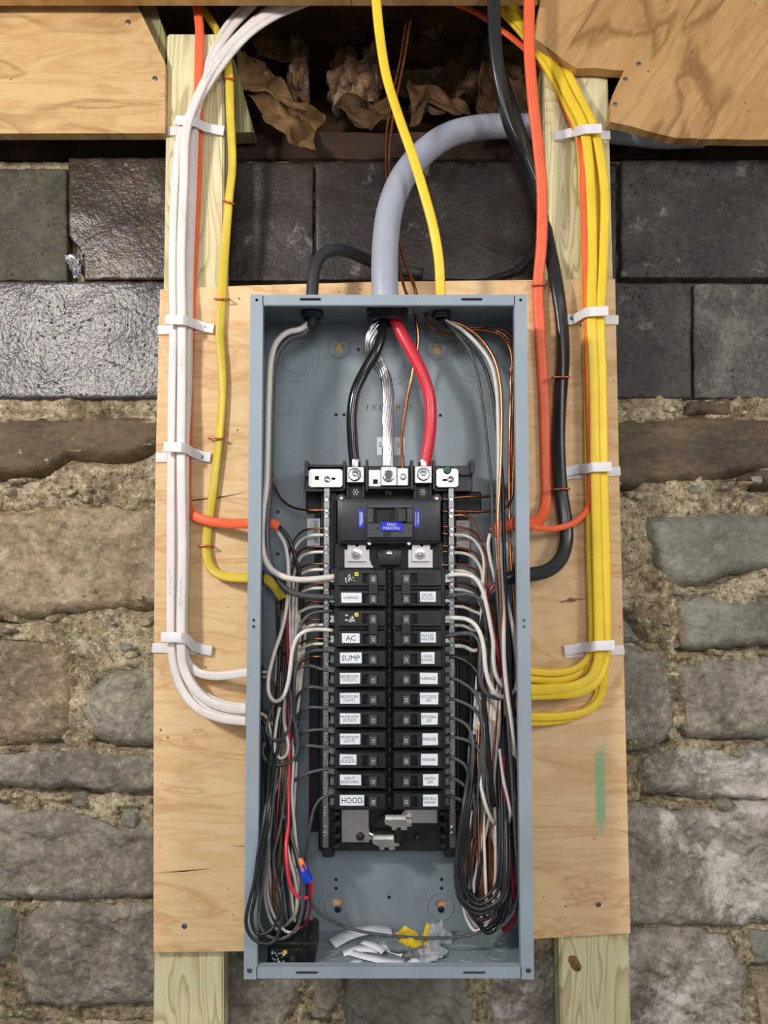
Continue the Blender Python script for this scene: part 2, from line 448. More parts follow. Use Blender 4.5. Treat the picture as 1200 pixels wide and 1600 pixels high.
plywood('ply_soffit_left', [(204, 170, 120), (190, 152, 102), (152, 112, 68)])
plywood('ply_soffit_right', [(196, 154, 102), (180, 138, 88), (126, 86, 50)], ang=math.radians(55), fy=1.0, swirl=0.3)
plywood('ply_header', [(206, 166, 108), (188, 146, 88), (160, 116, 66)])
lumber('treated_pine', [(224, 218, 178), (218, 210, 168), (186, 170, 124), (212, 188, 144)])
lumber('treated_pine_dull', [(150, 146, 106), (140, 134, 94), (104, 96, 62), (140, 122, 84)])
stone('block_brown', [(40, 29, 22), (62, 46, 36), (82, 64, 52)], 0.32, 0.10, scale=14, bump=0.9, pits=0.5, spec=0.4, bscale=150, bdist=.0011, bdetail=2, bw=.15)
stone('block_dark', [(26, 17, 14), (37, 25, 21), (48, 35, 30)], 0.34, 0.28, (150, 142, 134), scale=8, bump=0.6, pits=0.4, bscale=170, bdist=.0014)
stone('block_glazed', [(46, 40, 42), (66, 58, 62), (84, 76, 80)], 0.33, 0.0, scale=12, bump=1.0, pits=1.2, spec=0.55, bscale=150, bdist=.0011, fine=.7, bdetail=2, bw=.12)
stone('block_olive', [(46, 40, 28), (66, 58, 42), (86, 78, 60)], 0.5, 0.05, scale=10, bump=0.8, pits=0.6, bdist=.002)
stone('block_charcoal', [(36, 33, 33), (56, 51, 51), (78, 72, 70)], 0.40, 0.42, (140, 134, 126), scale=9, bump=0.9, pits=0.6, bscale=150, bdist=.0024)
stone('block_grey', [(60, 57, 54), (90, 87, 82), (118, 114, 108)], 0.55, 0.45, (160, 156, 148), scale=10, bump=0.9, pits=0.4, bdist=.0024)
stone('rock_slate', [(72, 60, 46), (98, 82, 62), (116, 100, 78)], 0.5, 0.16, scale=6, bump=0.8, stretch=(1, 1, 1.8), fine=.4, specks=1.0)
stone('rock_brown', [(120, 104, 82), (158, 140, 113), (190, 172, 143)], 0.6, 0.40, scale=7, bump=1.0, specks=.9)
stone('rock_grey', [(118, 110, 97), (152, 143, 128), (182, 172, 156)], 0.62, 0.30, scale=8, bump=1.0, specks=.6)
stone('rock_green', [(104, 102, 90), (126, 124, 111), (148, 146, 132)], 0.55, 0.22, scale=6, bump=0.8, fine=.4, specks=.8)
stone('rock_white', [(114, 105, 94), (148, 139, 127), (182, 172, 160)], 0.52, 0.80, (226, 218, 210), scale=6, bump=1.0)
stone('mortar', [(130, 113, 87), (180, 161, 130), (218, 202, 170)], 0.85, 0.30, (222, 210, 182), scale=9, bump=1.0, bscale=120, bdist=.007, pits=1.0, fine=.95, pscale=230.0)

# ------------------------------------------------------------------ large structure: floor, wall, stones
YW = 0.190            # face of the squared blocks
mb = MB(); mb.box((-1.6, -2.6, -0.06), (1.6, 0.55, 0.0))
O('floor', mb, 'concrete', kind='structure')

rocks = [
 ([(-200, 652), (90, 646), (260, 650), (262, 690), (205, 714), (170, 718), (100, 712), (60, 738), (0, 745), (-200, 748)], 'rock_slate', .186, .7, (0, .08)),
 ([(-200, 800), (40, 800), (110, 784), (170, 782), (300, 795), (300, 945), (180, 953), (136, 956), (100, 953), (50, 964), (-200, 968)], 'rock_brown', .180, 1.0, (0, .06)),
 ([(-200, 994), (40, 990), (108, 1002), (117, 1060), (115, 1144), (100, 1164), (0, 1169), (-200, 1172)], 'rock_brown', .181, 1.1, (0, 0)),
 ([(122, 1106), (140, 1078), (168, 1054), (300, 1030), (300, 1168), (168, 1167), (146, 1156), (130, 1132)], 'rock_grey', .180, 1.1, (0, 0)),
 ([(-200, 1174), (120, 1170), (300, 1186), (300, 1236), (185, 1240), (95, 1234), (-200, 1230)], 'rock_grey', .181, .9, (0, 0)),
 ([(-200, 1262), (115, 1260), (158, 1270), (186, 1284), (300, 1298), (300, 1400), (203, 1405), (154, 1408), (-200, 1410)], 'rock_grey', .178, 1.1, (0, .05)),
 ([(186, 1268), (217, 1271), (216, 1301), (187, 1298)], 'rock_green', .189, .4, (0, 0)),
 ([(41, 1420), (58, 1410), (140, 1409), (300, 1407), (300, 1577), (140, 1581), (36, 1575), (22, 1515), (27, 1450)], 'rock_grey', .178, 1.2, (0, 0)),
 ([(-200, 1409), (16, 1408), (20, 1450), (12, 1518), (-200, 1534)], 'rock_green', .182, 1.0, (0, 0)),
 ([(-200, 1556), (20, 1581), (100, 1588), (240, 1586), (300, 1596), (300, 1740), (-200, 1740)], 'rock_brown', .187, 1.0, (0, 0)),
 ([(338, 1496), (472, 1496), (482, 1540), (466, 1574), (432, 1644), (338, 1650)], 'rock_grey', .183, 1.0, (0, 0)),
 ([(482, 1496), (531, 1496), (534, 1560), (516, 1599), (486, 1594)], 'rock_grey', .185, .8, (0, 0)),
 ([(541, 1501), (640, 1496), (738, 1504), (746, 1570), (734, 1720), (531, 1720), (528, 1580)], 'rock_green', .181, 1.2, (0, 0)),
 ([(756, 1501), (880, 1496), (940, 1506), (940, 1720), (752, 1720), (758, 1590)], 'rock_white', .181, 1.0, (0, 0)),
 ([(1076, 620), (1145, 618), (1143, 648), (1074, 647)], 'rock_slate', .188, .6, (0, 0)),
 ([(920, 656), (1060, 643), (1400, 645), (1400, 703), (1158, 741), (1120, 745), (1050, 755), (920, 761)], 'rock_slate', .184, .7, (0, .08)),
 ([(1160, 747), (1238, 701), (1400, 697), (1400, 756), (1188, 760)], 'rock_slate', .189, .7, (0, 0)),
 ([(1005, 824), (1014, 809), (1100, 801), (1400, 810), (1400, 889), (1142, 892), (1109, 911), (1051, 913), (1033, 895)], 'rock_green', .174, .6, (0, .05)),
 ([(1059, 943), (1100, 934), (1400, 942), (1400, 989), (1135, 1011), (1087, 1017), (1069, 1013), (1065, 967)], 'rock_green', .178, .7, (0, .05)),
 ([(930, 948), (972, 958), (1011, 1006), (930, 1009)], 'rock_grey', .189, .6, (0, 0)),
 ([(900, 1009), (1032, 1009), (1047, 1045), (1061, 1093), (1063, 1135), (1049, 1157), (1015, 1174), (900, 1178)], 'rock_grey', .179, 1.0, (0, 0)),
 ([(1056, 1040), (1100, 1029), (1400, 1031), (1400, 1154), (1133, 1157), (1081, 1154), (1059, 1139), (1056, 1083)], 'rock_grey', .179, 1.0, (0, 0)),
 ([(1003, 1186), (1018, 1173), (1100, 1168), (1400, 1174), (1400, 1247), (1100, 1251), (1011, 1244), (1000, 1215)], 'rock_white', .179, 1.0, (0, 0)),
 ([(900, 1265), (1015, 1261), (1067, 1260), (1133, 1256), (1400, 1258), (1400, 1441), (1083, 1449), (900, 1450)], 'rock_white', .176, 1.2, (0, .03)),
 ([(900, 1453), (1142, 1446), (1162, 1490), (1173, 1517), (1166, 1720), (900, 1720)], 'rock_white', .181, 1.0, (0, 0)),
 ([(1155, 1446), (1400, 1441), (1400, 1511), (1172, 1517)], 'rock_green', .184, .8, (0, 0)),
 ([(1178, 1527), (1400, 1519), (1400, 1720), (1175, 1720)], 'rock_brown', .184, 1.0, (0, 0)),
]
def sdist(px_, pz_, poly):
    """signed distance of many points to one outline (negative inside) and whether the nearest edge faces down"""
    n = len(poly); best = np.full(px_.shape, 1e9); inside = np.zeros(px_.shape, bool); down = np.zeros(px_.shape)
    cz_ = sum(p[1] for p in poly) / n
    for i in range(n):
        ax, az = poly[i]; bx, bz = poly[(i + 1) % n]
        dx, dz = bx - ax, bz - az; L = dx * dx + dz * dz + 1e-12
        t = np.clip(((px_ - ax) * dx + (pz_ - az) * dz) / L, 0, 1)
        d = np.hypot(px_ - ax - t * dx, pz_ - az - t * dz)
        m = d < best; best = np.where(m, d, best)
        flat = abs(dx) / math.sqrt(L); dn = flat if (az + bz) / 2 < cz_ else 0.0
        down = np.where(m, dn, down)
        cross = ((az > pz_) != (bz > pz_)) & (px_ < dx * (pz_ - az) / (dz if abs(dz) > 1e-12 else 1e-12) + ax)
        inside ^= cross
    return np.where(inside, -best, best), down
OUTL = [[(P(x, y, YW).x, P(x, y, YW).z) for x, y in r[0]] for r in rocks]

def build_wall():
    tl = P(-230, 246, 0.2); br = P(1430, 1760, 0.2); zr = P(0, 628, .2).z
    step = 0.0042
    nx = int((br.x - tl.x) / step); nz = int((tl.z - br.z) / step); mb = MB()
    X_, Z_ = np.meshgrid(np.linspace(tl.x, br.x, nx + 1), np.linspace(tl.z, br.z, nz + 1))
    best = np.full(X_.shape, 1e9); down = np.zeros(X_.shape)
    for ol in OUTL:
        d, dn = sdist(X_, Z_, ol); m = d < best; best = np.where(m, d, best); down = np.where(m, dn, down)
    vs = []
    for j in range(nz + 1):
        for i in range(nx + 1):
            x, z = X_[j, i], Z_[j, i]
            if z > zr + .012: vs.append((x, .215 - noise.noise(Vector((x * 40, 0, z * 40))) * .004, z)); continue
            q = Vector((x * 10, 3.1, z * 10))
            h = noise.fractal(q, 0.8, 2.1, 4) * 0.009 + noise.fractal(Vector((x * 60, 1.1, z * 60)), 0.7, 2.2, 3) * 0.004
            y = 0.1935 - h
            d = best[j, i]
            if d < -.012: y = .212
            elif d < .012 and down[j, i] > .6:          # open crevices under the stones
                g = noise.noise(Vector((x * 13, 7.7, z * 5))) + .42
                if g > 0: y += min(1, g * 3) * .034 * (1 - abs(d - .002) / .014)
            elif d < .007:
                g = noise.noise(Vector((x * 17, 2.7, z * 17)))
                if g > .1: y += .012 * (1 - abs(d) / .012)
            vs.append((x, y, z))
    fs = []
    for j in range(nz):
        for i in range(nx):
            a = j * (nx + 1) + i; fs.append((a, a + 1, a + nx + 2, a + nx + 1))
    mb.add(vs, fs)
    mb.box((tl.x, 0.226, 0.0), (br.x, 0.60, tl.z))
    mb.box((tl.x, 0.20, 0.0), (br.x, 0.226, br.z + 0.01))
    return O('wall_back', mb, 'mortar', smooth='all', kind='structure')
wall = build_wall()

def rock(ol, mat, yface, rough, tilt=(0, 0), seed=0, step=.0030, name='stone'):
    """one rough stone: broken facets, relief and an irregular rim that dips into the mortar"""
    rr = random.Random(int(seed * 1000))
    xs = [p[0] for p in ol]; zs_ = [p[1] for p in ol]
    cx_, cz_ = sum(xs) / len(xs), sum(zs_) / len(zs_); w_, h_ = max(xs) - min(xs), max(zs_) - min(zs_)
    step = max(.0018, min(step, min(w_, h_) / 8))
    nx, nz = int(w_ / step) + 4, int(h_ / step) + 4
    X_, Z_ = np.meshgrid(min(xs) - 2 * step + np.arange(nx + 1) * step, min(zs_) - 2 * step + np.arange(nz + 1) * step)
    D, _ = sdist(X_, Z_, ol)
    planes = [(rr.uniform(-.5, .5), rr.uniform(-.5, .5), rr.uniform(.002, .008), rr.uniform(-.5, .5) * w_, rr.uniform(-.5, .5) * h_) for _ in range(12)]
    idx = -np.ones(X_.shape, int); mb = MB(); vs = []
    rim = min(.018, .22 * min(w_, h_))
    for j in range(nz + 1):
        for i in range(nx + 1):
            d = D[j, i]
            if d > .008: continue
            x, z = X_[j, i], Z_[j, i]
            q = Vector((x * 22 + seed * 3.3, seed, z * 22))
            n1 = noise.fractal(q, .85, 2.1, 5); n2 = noise.ridged_multi_fractal(q * .7, .9, 2.2, 5, 1.0, 2.0)
            d += n1 * .006
            u = min(1.0, max(0.0, (-d) / rim)); edge = (1 - u) ** 2.2
            y = yface + edge * .016 + (max(0.0, d) * 3.0)
            pl_ = max(0.0, max(a * (x - cx_ - ox) + b * (z - cz_ - oz) - c for a, b, c, ox, oz in planes)) * .34
            y += rough * .009 * (1 - math.exp(-pl_ / .009))
            lay = noise.fractal(Vector((x * 9 + seed, seed * 2.1, z * 13 + x * 4)), .6, 2.0, 4) * 3.2
            fl = math.floor(lay); st_ = min(1.0, max(0.0, (lay - fl - .5) * 6 + .5)) + fl
            y -= rough * max(-1.2, min(1.6, st_)) * .0028
            y -= rough * (n1 * .0034 + (n2 - 1.2) * .0016)
            y += tilt[0] * (x - cx_) + tilt[1] * (z - cz_)
            idx[j, i] = len(vs); vs.append((x, min(y, .225), z))
    fs = []
    for j in range(nz):
        for i in range(nx):
            a = (idx[j, i], idx[j, i + 1], idx[j + 1, i + 1], idx[j + 1, i])
            if min(a) >= 0: fs.append(tuple(int(k) for k in a))
    mb.add(vs, fs)
    return O(name, mb, mat, wall, smooth='all')
for i, (pts, mat, yf, ro, tl) in enumerate(rocks): rock(OUTL[i], mat, yf, ro, tl, 11 + i * 1.37)
# small stones and mortar lumps pressed into the joints
for i in range(60):
    side = i % 2
    px = R.uniform(-30, 250) if side else R.uniform(962, 1220); py = R.choice([640, 755, 775, 975, 1040, 1168, 1250, 925, 1018, 1258, 1585, 985, 760, 780]) + R.uniform(-10, 10)
    s_ = R.uniform(4, 12)
    pts = [(px + s_ * math.cos(a) * R.uniform(.8, 1.6), py + s_ * .7 * math.sin(a) * R.uniform(.7, 1.2)) for a in [k * 0.9 for k in range(7)]]
    rock([(P(x, y, YW).x, P(x, y, YW).z) for x, y in pts], R.choice(['mortar', 'rock_grey', 'mortar', 'mortar']), R.uniform(.180, .188), .5, (0, 0), 80 + i * 1.1, name='stone_chip')

def block(x0, y0, x1, y1, mat, yface=YW, seed=0, chip=None):
    """squared, dressed block with crisp arrises and a slightly worn face"""
    o_ = [(x0, y0), (x1, y0), (x1, y1), (x0, y1)] if not chip else chip
    W = [P(x, y, YW) for x, y in o_]; out = []; n = len(W)
    for i in range(n):
        a, b = W[i], W[(i + 1) % n]; k = max(2, int((b - a).length / .007))
        for j in range(k):
            p = a.lerp(b, j / k); q = Vector((p.x * 60 + seed, seed * 2.0, p.z * 60))
            out.append(p + Vector((noise.noise(q), 0, noise.noise(q + Vector((9, 0, 0))))) * .0016)
    c = sum(out, Vector()) / len(out); m = len(out); mb = MB(); vs = []; fs = []
    sc_ = [1.0, 1.0, .992, .975, .94, .88, .8, .7, .6, .5, .4, .3, .2, .1, .02]
    for r, sc in enumerate(sc_):
        for p in out:
            x, z = c.x + (p.x - c.x) * sc, c.z + (p.z - c.z) * sc
            q = Vector((x * 12 + seed * 3.3, seed, z * 12))
            y = .222 if r == 0 else yface + (.0035, .0012, .0003)[r - 1] if r <= 3 else yface
            if r: y -= noise.fractal(q, .9, 2.1, 4) * .0022
            vs.append((x, y, z))
    for r in range(len(sc_) - 1):
        for i in range(m): fs.append((r * m + i, r * m + (i + 1) % m, (r + 1) * m + (i + 1) % m, (r + 1) * m + i))
    fs.append(tuple((len(sc_) - 1) * m + i for i in range(m)))
    mb.add(vs, fs); return O('block', mb, mat, wall, smooth='all')
block(-200, 261, 103.5, 438, 'block_olive', .193, 1)
block(106, 246, 301, 436, 'block_brown', .190, 2, chip=[(105.5, 246), (301, 246), (301, 436), (130, 437), (129, 405), (122, 388), (107, 368)])
block(302.5, 249, 489, 438, 'block_dark', .196, 3)
block(491.5, 249, 869, 437, 'block_dark', .194, 4)
block(871, 249, 967, 439, 'block_dark', .200, 5)
block(971, 249, 1400, 434, 'block_charcoal', .190, 6)
block(-200, 440, 340, 623, 'block_glazed', .188, 7)
block(860, 441, 1081, 622, 'block_charcoal', .190, 8)
block(1086, 443, 1400, 622, 'block_grey', .190, 9)

# timber sill on top of the masonry, dark rim board behind the joist bay
mb = MB(); a = P(-230, 205, .222); b = P(1430, 249, .222)
n = 120; vs = []; fs = []
zs = [a.z, a.z - .003, (a.z + b.z) / 2 + .004, (a.z + b.z) / 2 - .004, b.z + .001, b.z - .004]
for i in range(n + 1):
    x = a.x + (b.x - a.x) * i / n
    for j, z in enumerate(zs):
        y = .222 + (.012 if j in (0, 5) else 0) - noise.fractal(Vector((x * 14, j * 3.0, 0.3)), .9, 2, 4) * .006
        vs.append((x, y, z + noise.noise(Vector((x * 20, j, 5))) * .002))
for i in range(n):
    for j in range(5): fs.append((i * 6 + j, (i + 1) * 6 + j, (i + 1) * 6 + j + 1, i * 6 + j + 1))
mb.add(vs, fs); mb.box((a.x, .236, b.z - .002), (b.x, .60, a.z - .002))
O('sill_beam', mb, 'dark_wood', smooth=True, kind='structure')
mb = MB(); z1 = a.z; mb.box((a.x, .50, z1 - .01), (b.x, .53, z1 + .42))
O('wall_rim', mb, 'cavity_wood', kind='structure')
mb = MB(); mb.box((a.x, .10, z1 + .24), (b.x, .53, z1 + .27))
O('ceiling', mb, 'cavity_wood', kind='structure')

# ------------------------------------------------------------------ studs, plywood
YB = 0.125            # face of the plywood board behind the panel
YS = 0.137            # face of the studs
def stud(x0t, x1t, ytop, x0b, x1b, label):
    zt = P(0, ytop, YS).z; zb = 0.0
    p0, p1 = P(x0t, ytop, YS), P(x1t, ytop, YS); q0, q1 = P(x0b, 1600, YS), P(x1b, 1600, YS)
    def at(p, q, z): return p.x + (q.x - p.x) * (z - p.z) / (q.z - p.z)
    bm = bmesh.new()
    vs = [bm.verts.new((at(p, q, z), y, z)) for z in (zb, zt) for y in (YS, YS + .038) for p, q in ((p0, q0), (p1, q1))]
    for f in ((0, 1, 5, 4), (2, 6, 7, 3), (0, 4, 6, 2), (1, 3, 7, 5), (4, 5, 7, 6), (0, 2, 3, 1)): bm.faces.new([vs[i] for i in f])
    bmesh.ops.recalc_face_normals(bm, faces=bm.faces[:])
    bmesh.ops.bevel(bm, geom=bm.edges[:], offset=.0025, segments=2, affect='EDGES')
    m = MB().bm(bm)
    return O('wall_stud', m, 'treated_pine', smooth=True, label=label, cat='stud', group='treated timber studs carrying the board')
stud(261, 350, 52, 239, 349, 'greenish treated timber stud running behind the white cable bundle')
stud(851, 950, 104, 876, 986, 'greenish treated timber stud running behind the yellow cable bundle, knot near its foot')
kn = P(898, 1505, YS); m = MB(); m.lathe(kn + Vector((0, .0005, 0)), (0, -1, 0), [(SZ(12, YS), 0), (SZ(11, YS), .0008), (SZ(7, YS), .0012), (0, .0009)], 14)
for i, v in enumerate(m.v):
    dx, dz = v.x - kn.x, v.z - kn.z; f = 1 + .22 * noise.noise(Vector((i % 14, 3, 0)) * .9); m.v[i] = Vector((kn.x + (dx * .82 - dz * .25) * f, v.y, kn.z + (dz * 1.08 - dx * .2) * f))
plain('knot_wood', (120, 92, 56), .6, 0, .3, .35, 160)
kn_o = O('knot', m, 'knot_wood', [o for o in COL.objects if o.name.startswith('wall_stud')][1], smooth=True)
m = MB(); m.prism([(354, 92), (366, 92), (397, 206), (352, 208)], .177, .21)
O('timber_block', m, 'treated_pine_dull', label='greenish timber offcut leaning out from behind the left stud top', cat='timber')
m = MB(); m.prism([(846, 106), (856, 106), (856, 192), (834, 192), (838, 150)], .209, .235)
O('timber_block', m, 'treated_pine_dull', label='dull timber offcut beside the right stud, behind the grey service cable', cat='timber')

board = thing('plywood_board', 'pale plywood board fixed to both studs behind the open grey panel', 'plywood', P(605, 1480, YB))
bt = [(250, 452), (390, 446), (606, 440), (961, 436), (967, 720), (976, 1080), (985, 1458), (835, 1467), (383, 1486), (240, 1488), (240, 1080), (243, 730)]
m = MB(); m.prism(bt, YB, YB + .0118); O('board', m, 'ply_board', board)
def nailhead(px, py, y, r, parent, mat='nail_grey', name='screw'):
    m = MB(); r = SZ(r, y); m.lathe(P(px, py, y) + Vector((0, .001, 0)), (0, -1, 0), [(r, 0), (r, .0012), (r * .7, .0018), (r * .25, .0018), (r * .2, .0008)], 12)
    return O(name, m, mat, parent, smooth=True)
for p in ((288, 1447), (935, 1413), (298, 700)): nailhead(*p, YB, 4.2, board)
# splits in the veneer: thin real grooves laid as dark slivers of open wood
plain('open_crack', (70, 46, 30), .9)
for pts in ([(243, 788), (262, 786), (300, 781), (345, 776), (389, 768), (345, 778), (300, 783)], [(242, 1364), (290, 1360), (330, 1357), (290, 1362)], [(359, 1322), (382, 1321.5), (382, 1322.7)]):
    m = MB(); m.prism(pts, YB - .0002, YB + .002); O('split', m, 'open_crack', board)

sl = thing('soffit_panel', 'plywood sheet at upper left with a slanted cut edge', 'plywood', P(100, 208, .125))
m = MB(); m.prism([(-230, -160), (135, -160), (215, 9), (258, 98), (258, 208), (-230, 209)], .125, .143); O('sheet', m, 'ply_soffit_left', sl)
m = MB(); m.prism([(60, -160), (166, -160), (243, 9), (264, 72), (257, 100), (240, 120), (60, 120)], .1432, .20); O('framing_board', m, 'treated_pine_dull', sl)
for p in ((200, 35), (242, 123)): nailhead(*p, .125, 4.5, sl)
sr = thing('soffit_panel', 'plywood sheet at upper right with diagonal grain and ragged cut corner', 'plywood', P(1100, 217, .112))
m = MB(); m.prism([(848, -160), (844, 0), (836, 60), (858, 76), (884, 96), (902, 107), (930, 106), (955, 109), (975, 110), (962, 138), (955, 160), (953, 190), (985, 197), (1020, 207), (1058, 216), (1090, 216), (1092, 217.5), (1130, 217), (1168, 218.5), (1200, 218), (1430, 219), (1430, -160)], .112, .130)
O('sheet', m, 'ply_soffit_right', sr)
for p in ((998, 100), (977, 124), (961, 163)): nailhead(*p, .112, 4.0, sr)
m = MB(); m.pbox(-230, -160, 843, -5, .088, .107, .001)
O('header_board', m, 'ply_header', label='thin plywood header edge crossing the very top of the photo', cat='plywood')

# ------------------------------------------------------------------ joist bay: kraft paper and insulation
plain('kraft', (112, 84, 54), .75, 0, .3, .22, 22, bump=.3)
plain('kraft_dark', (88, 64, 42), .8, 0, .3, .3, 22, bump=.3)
stone('fluff', [(104, 76, 52), (156, 122, 94), (196, 164, 138)], .95, 0, scale=16, bump=1.0, bscale=120, spec=.1)
def sheet(q, mat, amp, label, name='kraft_paper', n=22, seed=0):
    c = [P(*p) for p in q]; mb = MB(); vs = []; fs = []
    for j in range(n + 1):
        for i in range(n + 1):
            u, v = i / n, j / n
            p = c[0] * (1 - u) * (1 - v) + c[1] * u * (1 - v) + c[2] * u * v + c[3] * (1 - u) * v
            k = Vector((p.x * 16 + seed, seed * 2.0, p.z * 16))
            d = abs(noise.fractal(k, .8, 2.0, 3)) * amp
            e = Vector((noise.noise(k * 1.7), 0, noise.noise(k * 1.7 + Vector((9, 0, 0))))) * amp * .7
            vs.append(p + Vector((0, -d, 0)) + e)
    for j in range(n):
        for i in range(n): a = j * (n + 1) + i; fs.append((a, a + 1, a + n + 2, a + n + 1))
    mb.add(vs, fs)
    o = O(name, mb, mat, label=label, cat='insulation paper')
    md = o.modifiers.new('thickness', 'SOLIDIFY'); md.thickness = .0008
    return o
sheet([(362, 76, .21), (420, 96, .25), (474, 172, .19), (392, 152, .185)], 'kraft', .03, 'brown kraft paper flap crumpled out beside the left stud, upper fold', seed=1)
sheet([(390, 148, .20), (506, 182, .24), (488, 243, .175), (432, 205, .175)], 'kraft', .025, 'torn brown kraft paper flap hanging lowest over the dark sill', seed=2)
sheet([(400, 20, .34), (462, 20, .36), (455, 95, .30), (400, 90, .30)], 'kraft', .03, 'brown paper fold just right of the fanned white cables', seed=3)
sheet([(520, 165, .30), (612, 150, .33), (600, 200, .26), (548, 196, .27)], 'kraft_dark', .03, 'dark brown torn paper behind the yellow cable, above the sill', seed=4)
sheet([(648, 8, .34), (706, 8, .34), (690, 78, .30), (652, 72, .32)], 'kraft', .03, 'short brown paper fold near the top right of the bare copper wires', seed=5)
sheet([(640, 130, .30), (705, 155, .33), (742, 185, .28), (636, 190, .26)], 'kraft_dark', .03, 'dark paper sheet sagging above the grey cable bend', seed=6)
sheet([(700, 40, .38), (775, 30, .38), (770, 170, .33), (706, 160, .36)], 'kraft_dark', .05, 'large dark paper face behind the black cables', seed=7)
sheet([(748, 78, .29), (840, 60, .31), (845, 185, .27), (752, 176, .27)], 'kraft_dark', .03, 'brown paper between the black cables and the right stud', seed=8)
def fluff(px, py, y, rx, rz, label, seed):
    bm = bmesh.new(); bmesh.ops.create_icosphere(bm, subdivisions=5, radius=1)
    c = P(px, py, y)
    for v in bm.verts:
        d = v.co.normalized(); s = 1 + .5 * noise.fractal(d * 1.6 + Vector((seed, 0, 0)), .8, 2.1, 5)
        v.co = c + Vector((d.x * SZ(rx, y) * s, d.y * .04 * s, d.z * SZ(rz, y) * s))
    O('insulation_tuft', MB().bm(bm), 'fluff', smooth='all', label=label, cat='insulation')
fluff(545, 130, .33, 34, 46, 'pale torn insulation tuft in the joist bay left of the yellow cable', 1)
fluff(580, 118, .35, 20, 44, 'narrow ragged insulation tuft close behind the yellow cable', 2)
fluff(466, 118, .33, 18, 56, 'ragged insulation strip beside the brown paper flap', 3)
fluff(500, 40, .40, 70, 36, 'brown insulation mass at the top of the joist bay', 4)
fluff(700, 100, .46, 90, 70, 'dark insulation mass filling the bay behind the black cables', 5)
fluff(420, 40, .42, 60, 40, 'insulation mass at the top behind the white cables', 6)
# ------------------------------------------------------------------ panel enclosure
pl = (P(392, 461, 0), P(823, 461, 0), P(382, 1528, 0), P(833, 1528, 0))
XC = sum(p.x for p in pl) / 4
HW = (pl[1].x - pl[0].x + pl[3].x - pl[2].x) / 4
ZT = (pl[0].z + pl[1].z) / 2; ZB = (pl[2].z + pl[3].z) / 2
X0, X1 = XC - HW, XC + HW; YBK = 0.1195; TH = 0.0015
enc = thing('panel_enclosure', 'open grey steel breaker panel enclosure screwed to the plywood', 'electrical panel', (XC, .06, ZB))
FL = SZ(18.5, 0)      # flange width
def rect(x0, z0, x1, z1): return [(x0, z0), (x1, z0), (x1, z1), (x0, z1)]
def keyhole(px, py, y):
    c = P(px, py, y); r = SZ(7.5, y); s = SZ(3.4, y); o_ = []
    for k in range(15):
        a = math.pi / 2 + .45 + (2 * math.pi - .9) * k / 14; o_.append((c.x + r * math.cos(a), c.z + r * math.sin(a)))
    for k in range(7):
        a = math.pi * k / 6; o_.append((c.x + s * math.cos(a), c.z + SZ(11, y) + s * math.sin(a)))
    return o_
yb = YBK - .0001
holes = [keyhole(530, 545, yb), keyhole(683, 547, yb), circ(528, 1410, yb, 7, 16, 1.25, .9), circ(688, 1412, yb, 7, 16, 1.25, .9)]
for hx, hy in ((560, 546), (525, 648), (537.5, 648), (688, 649), (525, 1374), (525, 1388), (690, 1374), (690, 1388), (608, 1402), (434, 800), (434, 866), (433, 954)): 
    c = P(hx, hy, yb); r = SZ(2.7, yb); m = MB(); m.lathe(c, (0, 1, 0), [(r * 1.02, .0001), (r * 1.02, .0035), (0, .0035), (0, .003), (r * .97, .003), (r * .97, 0.0)], 10); O('hole', m, 'recess_shade_black', enc)  # black cup behind each hole, its shade put into the colour
    holes.append(circ(hx, hy, yb, 2.7, 10))
for k, hx in enumerate((574, 583, 587, 594, 598, 620, 624, 632, 636, 642)): c = P(hx, 637, yb); holes.append(rect(c.x - SZ(.8, yb), c.z - SZ(4, yb), c.x + SZ(.8, yb), c.z + SZ(4, yb)))
O('back_plate', plate(rect(X0 + TH, ZB + TH, X1 - TH, ZT - TH), holes, YBK, YBK + TH), 'enclosure_inside', enc)
def side_hole(cz, y, r): return [(y + r * math.cos(2 * math.pi * k / 16), cz + r * math.sin(2 * math.pi * k / 16)) for k in range(16)]
for xs, x in (('left', X0), ('right', X1)):
    m = MB(); xa, xb = (x, x + TH) if xs == 'left' else (x - TH, x); m.box((xa, 0.0, ZB), (xb, YBK + TH, ZT)); O('side_wall', m, 'enclosure_inside', enc)
m = MB(); m.box((X0 + TH, .001, ZT - TH), (X1 - TH, YBK + TH, ZT)); O('top_wall', m, 'enclosure_inside', enc)
m = MB(); m.box((X0 + TH, .001, ZB), (X1 - TH, YBK + TH, ZB + TH)); O('bottom_wall', m, 'enclosure_inside', enc)
for s in (-1, 1):      # upright front flanges with their corner screws and pairs of small holes
    xo = X0 if s < 0 else X1; xi = xo - s * FL
    hs = [[(xo - s * FL * .52 + SZ(2.6, 0) * math.cos(a), z + SZ(2.6, 0) * math.sin(a)) for a in [2 * math.pi * k / 10 for k in range(10)]] for z in (ZT - SZ(9, 0), P(0, 969, 0).z, P(0, 979, 0).z)]
    m = plate([(xo + s * .0004, ZB - .0006), (xi, ZB - .0006), (xi, ZT - .0003), (xi + s * .002, ZT + .0004), (xo + s * .0004, ZT + .0004)], hs, -.0022, -.0006)
    m.box((xi - .0008 * s, -.0022, ZB + SZ(18, 0)), (xi, .010, ZT - SZ(18, 0)))
    O('front_flange', m, 'enclosure_paint', enc)
    m = MB(); m.lathe((xo - s * FL * .45, -.0020, ZB + SZ(13, 0)), (0, -1, 0), [(SZ(4, 0), 0), (SZ(4, 0), .001), (SZ(3, 0), .0016), (SZ(1.2, 0), .0016), (SZ(1, 0), .0006)], 12); O('corner_screw', m, 'nail_grey', enc, smooth=True)
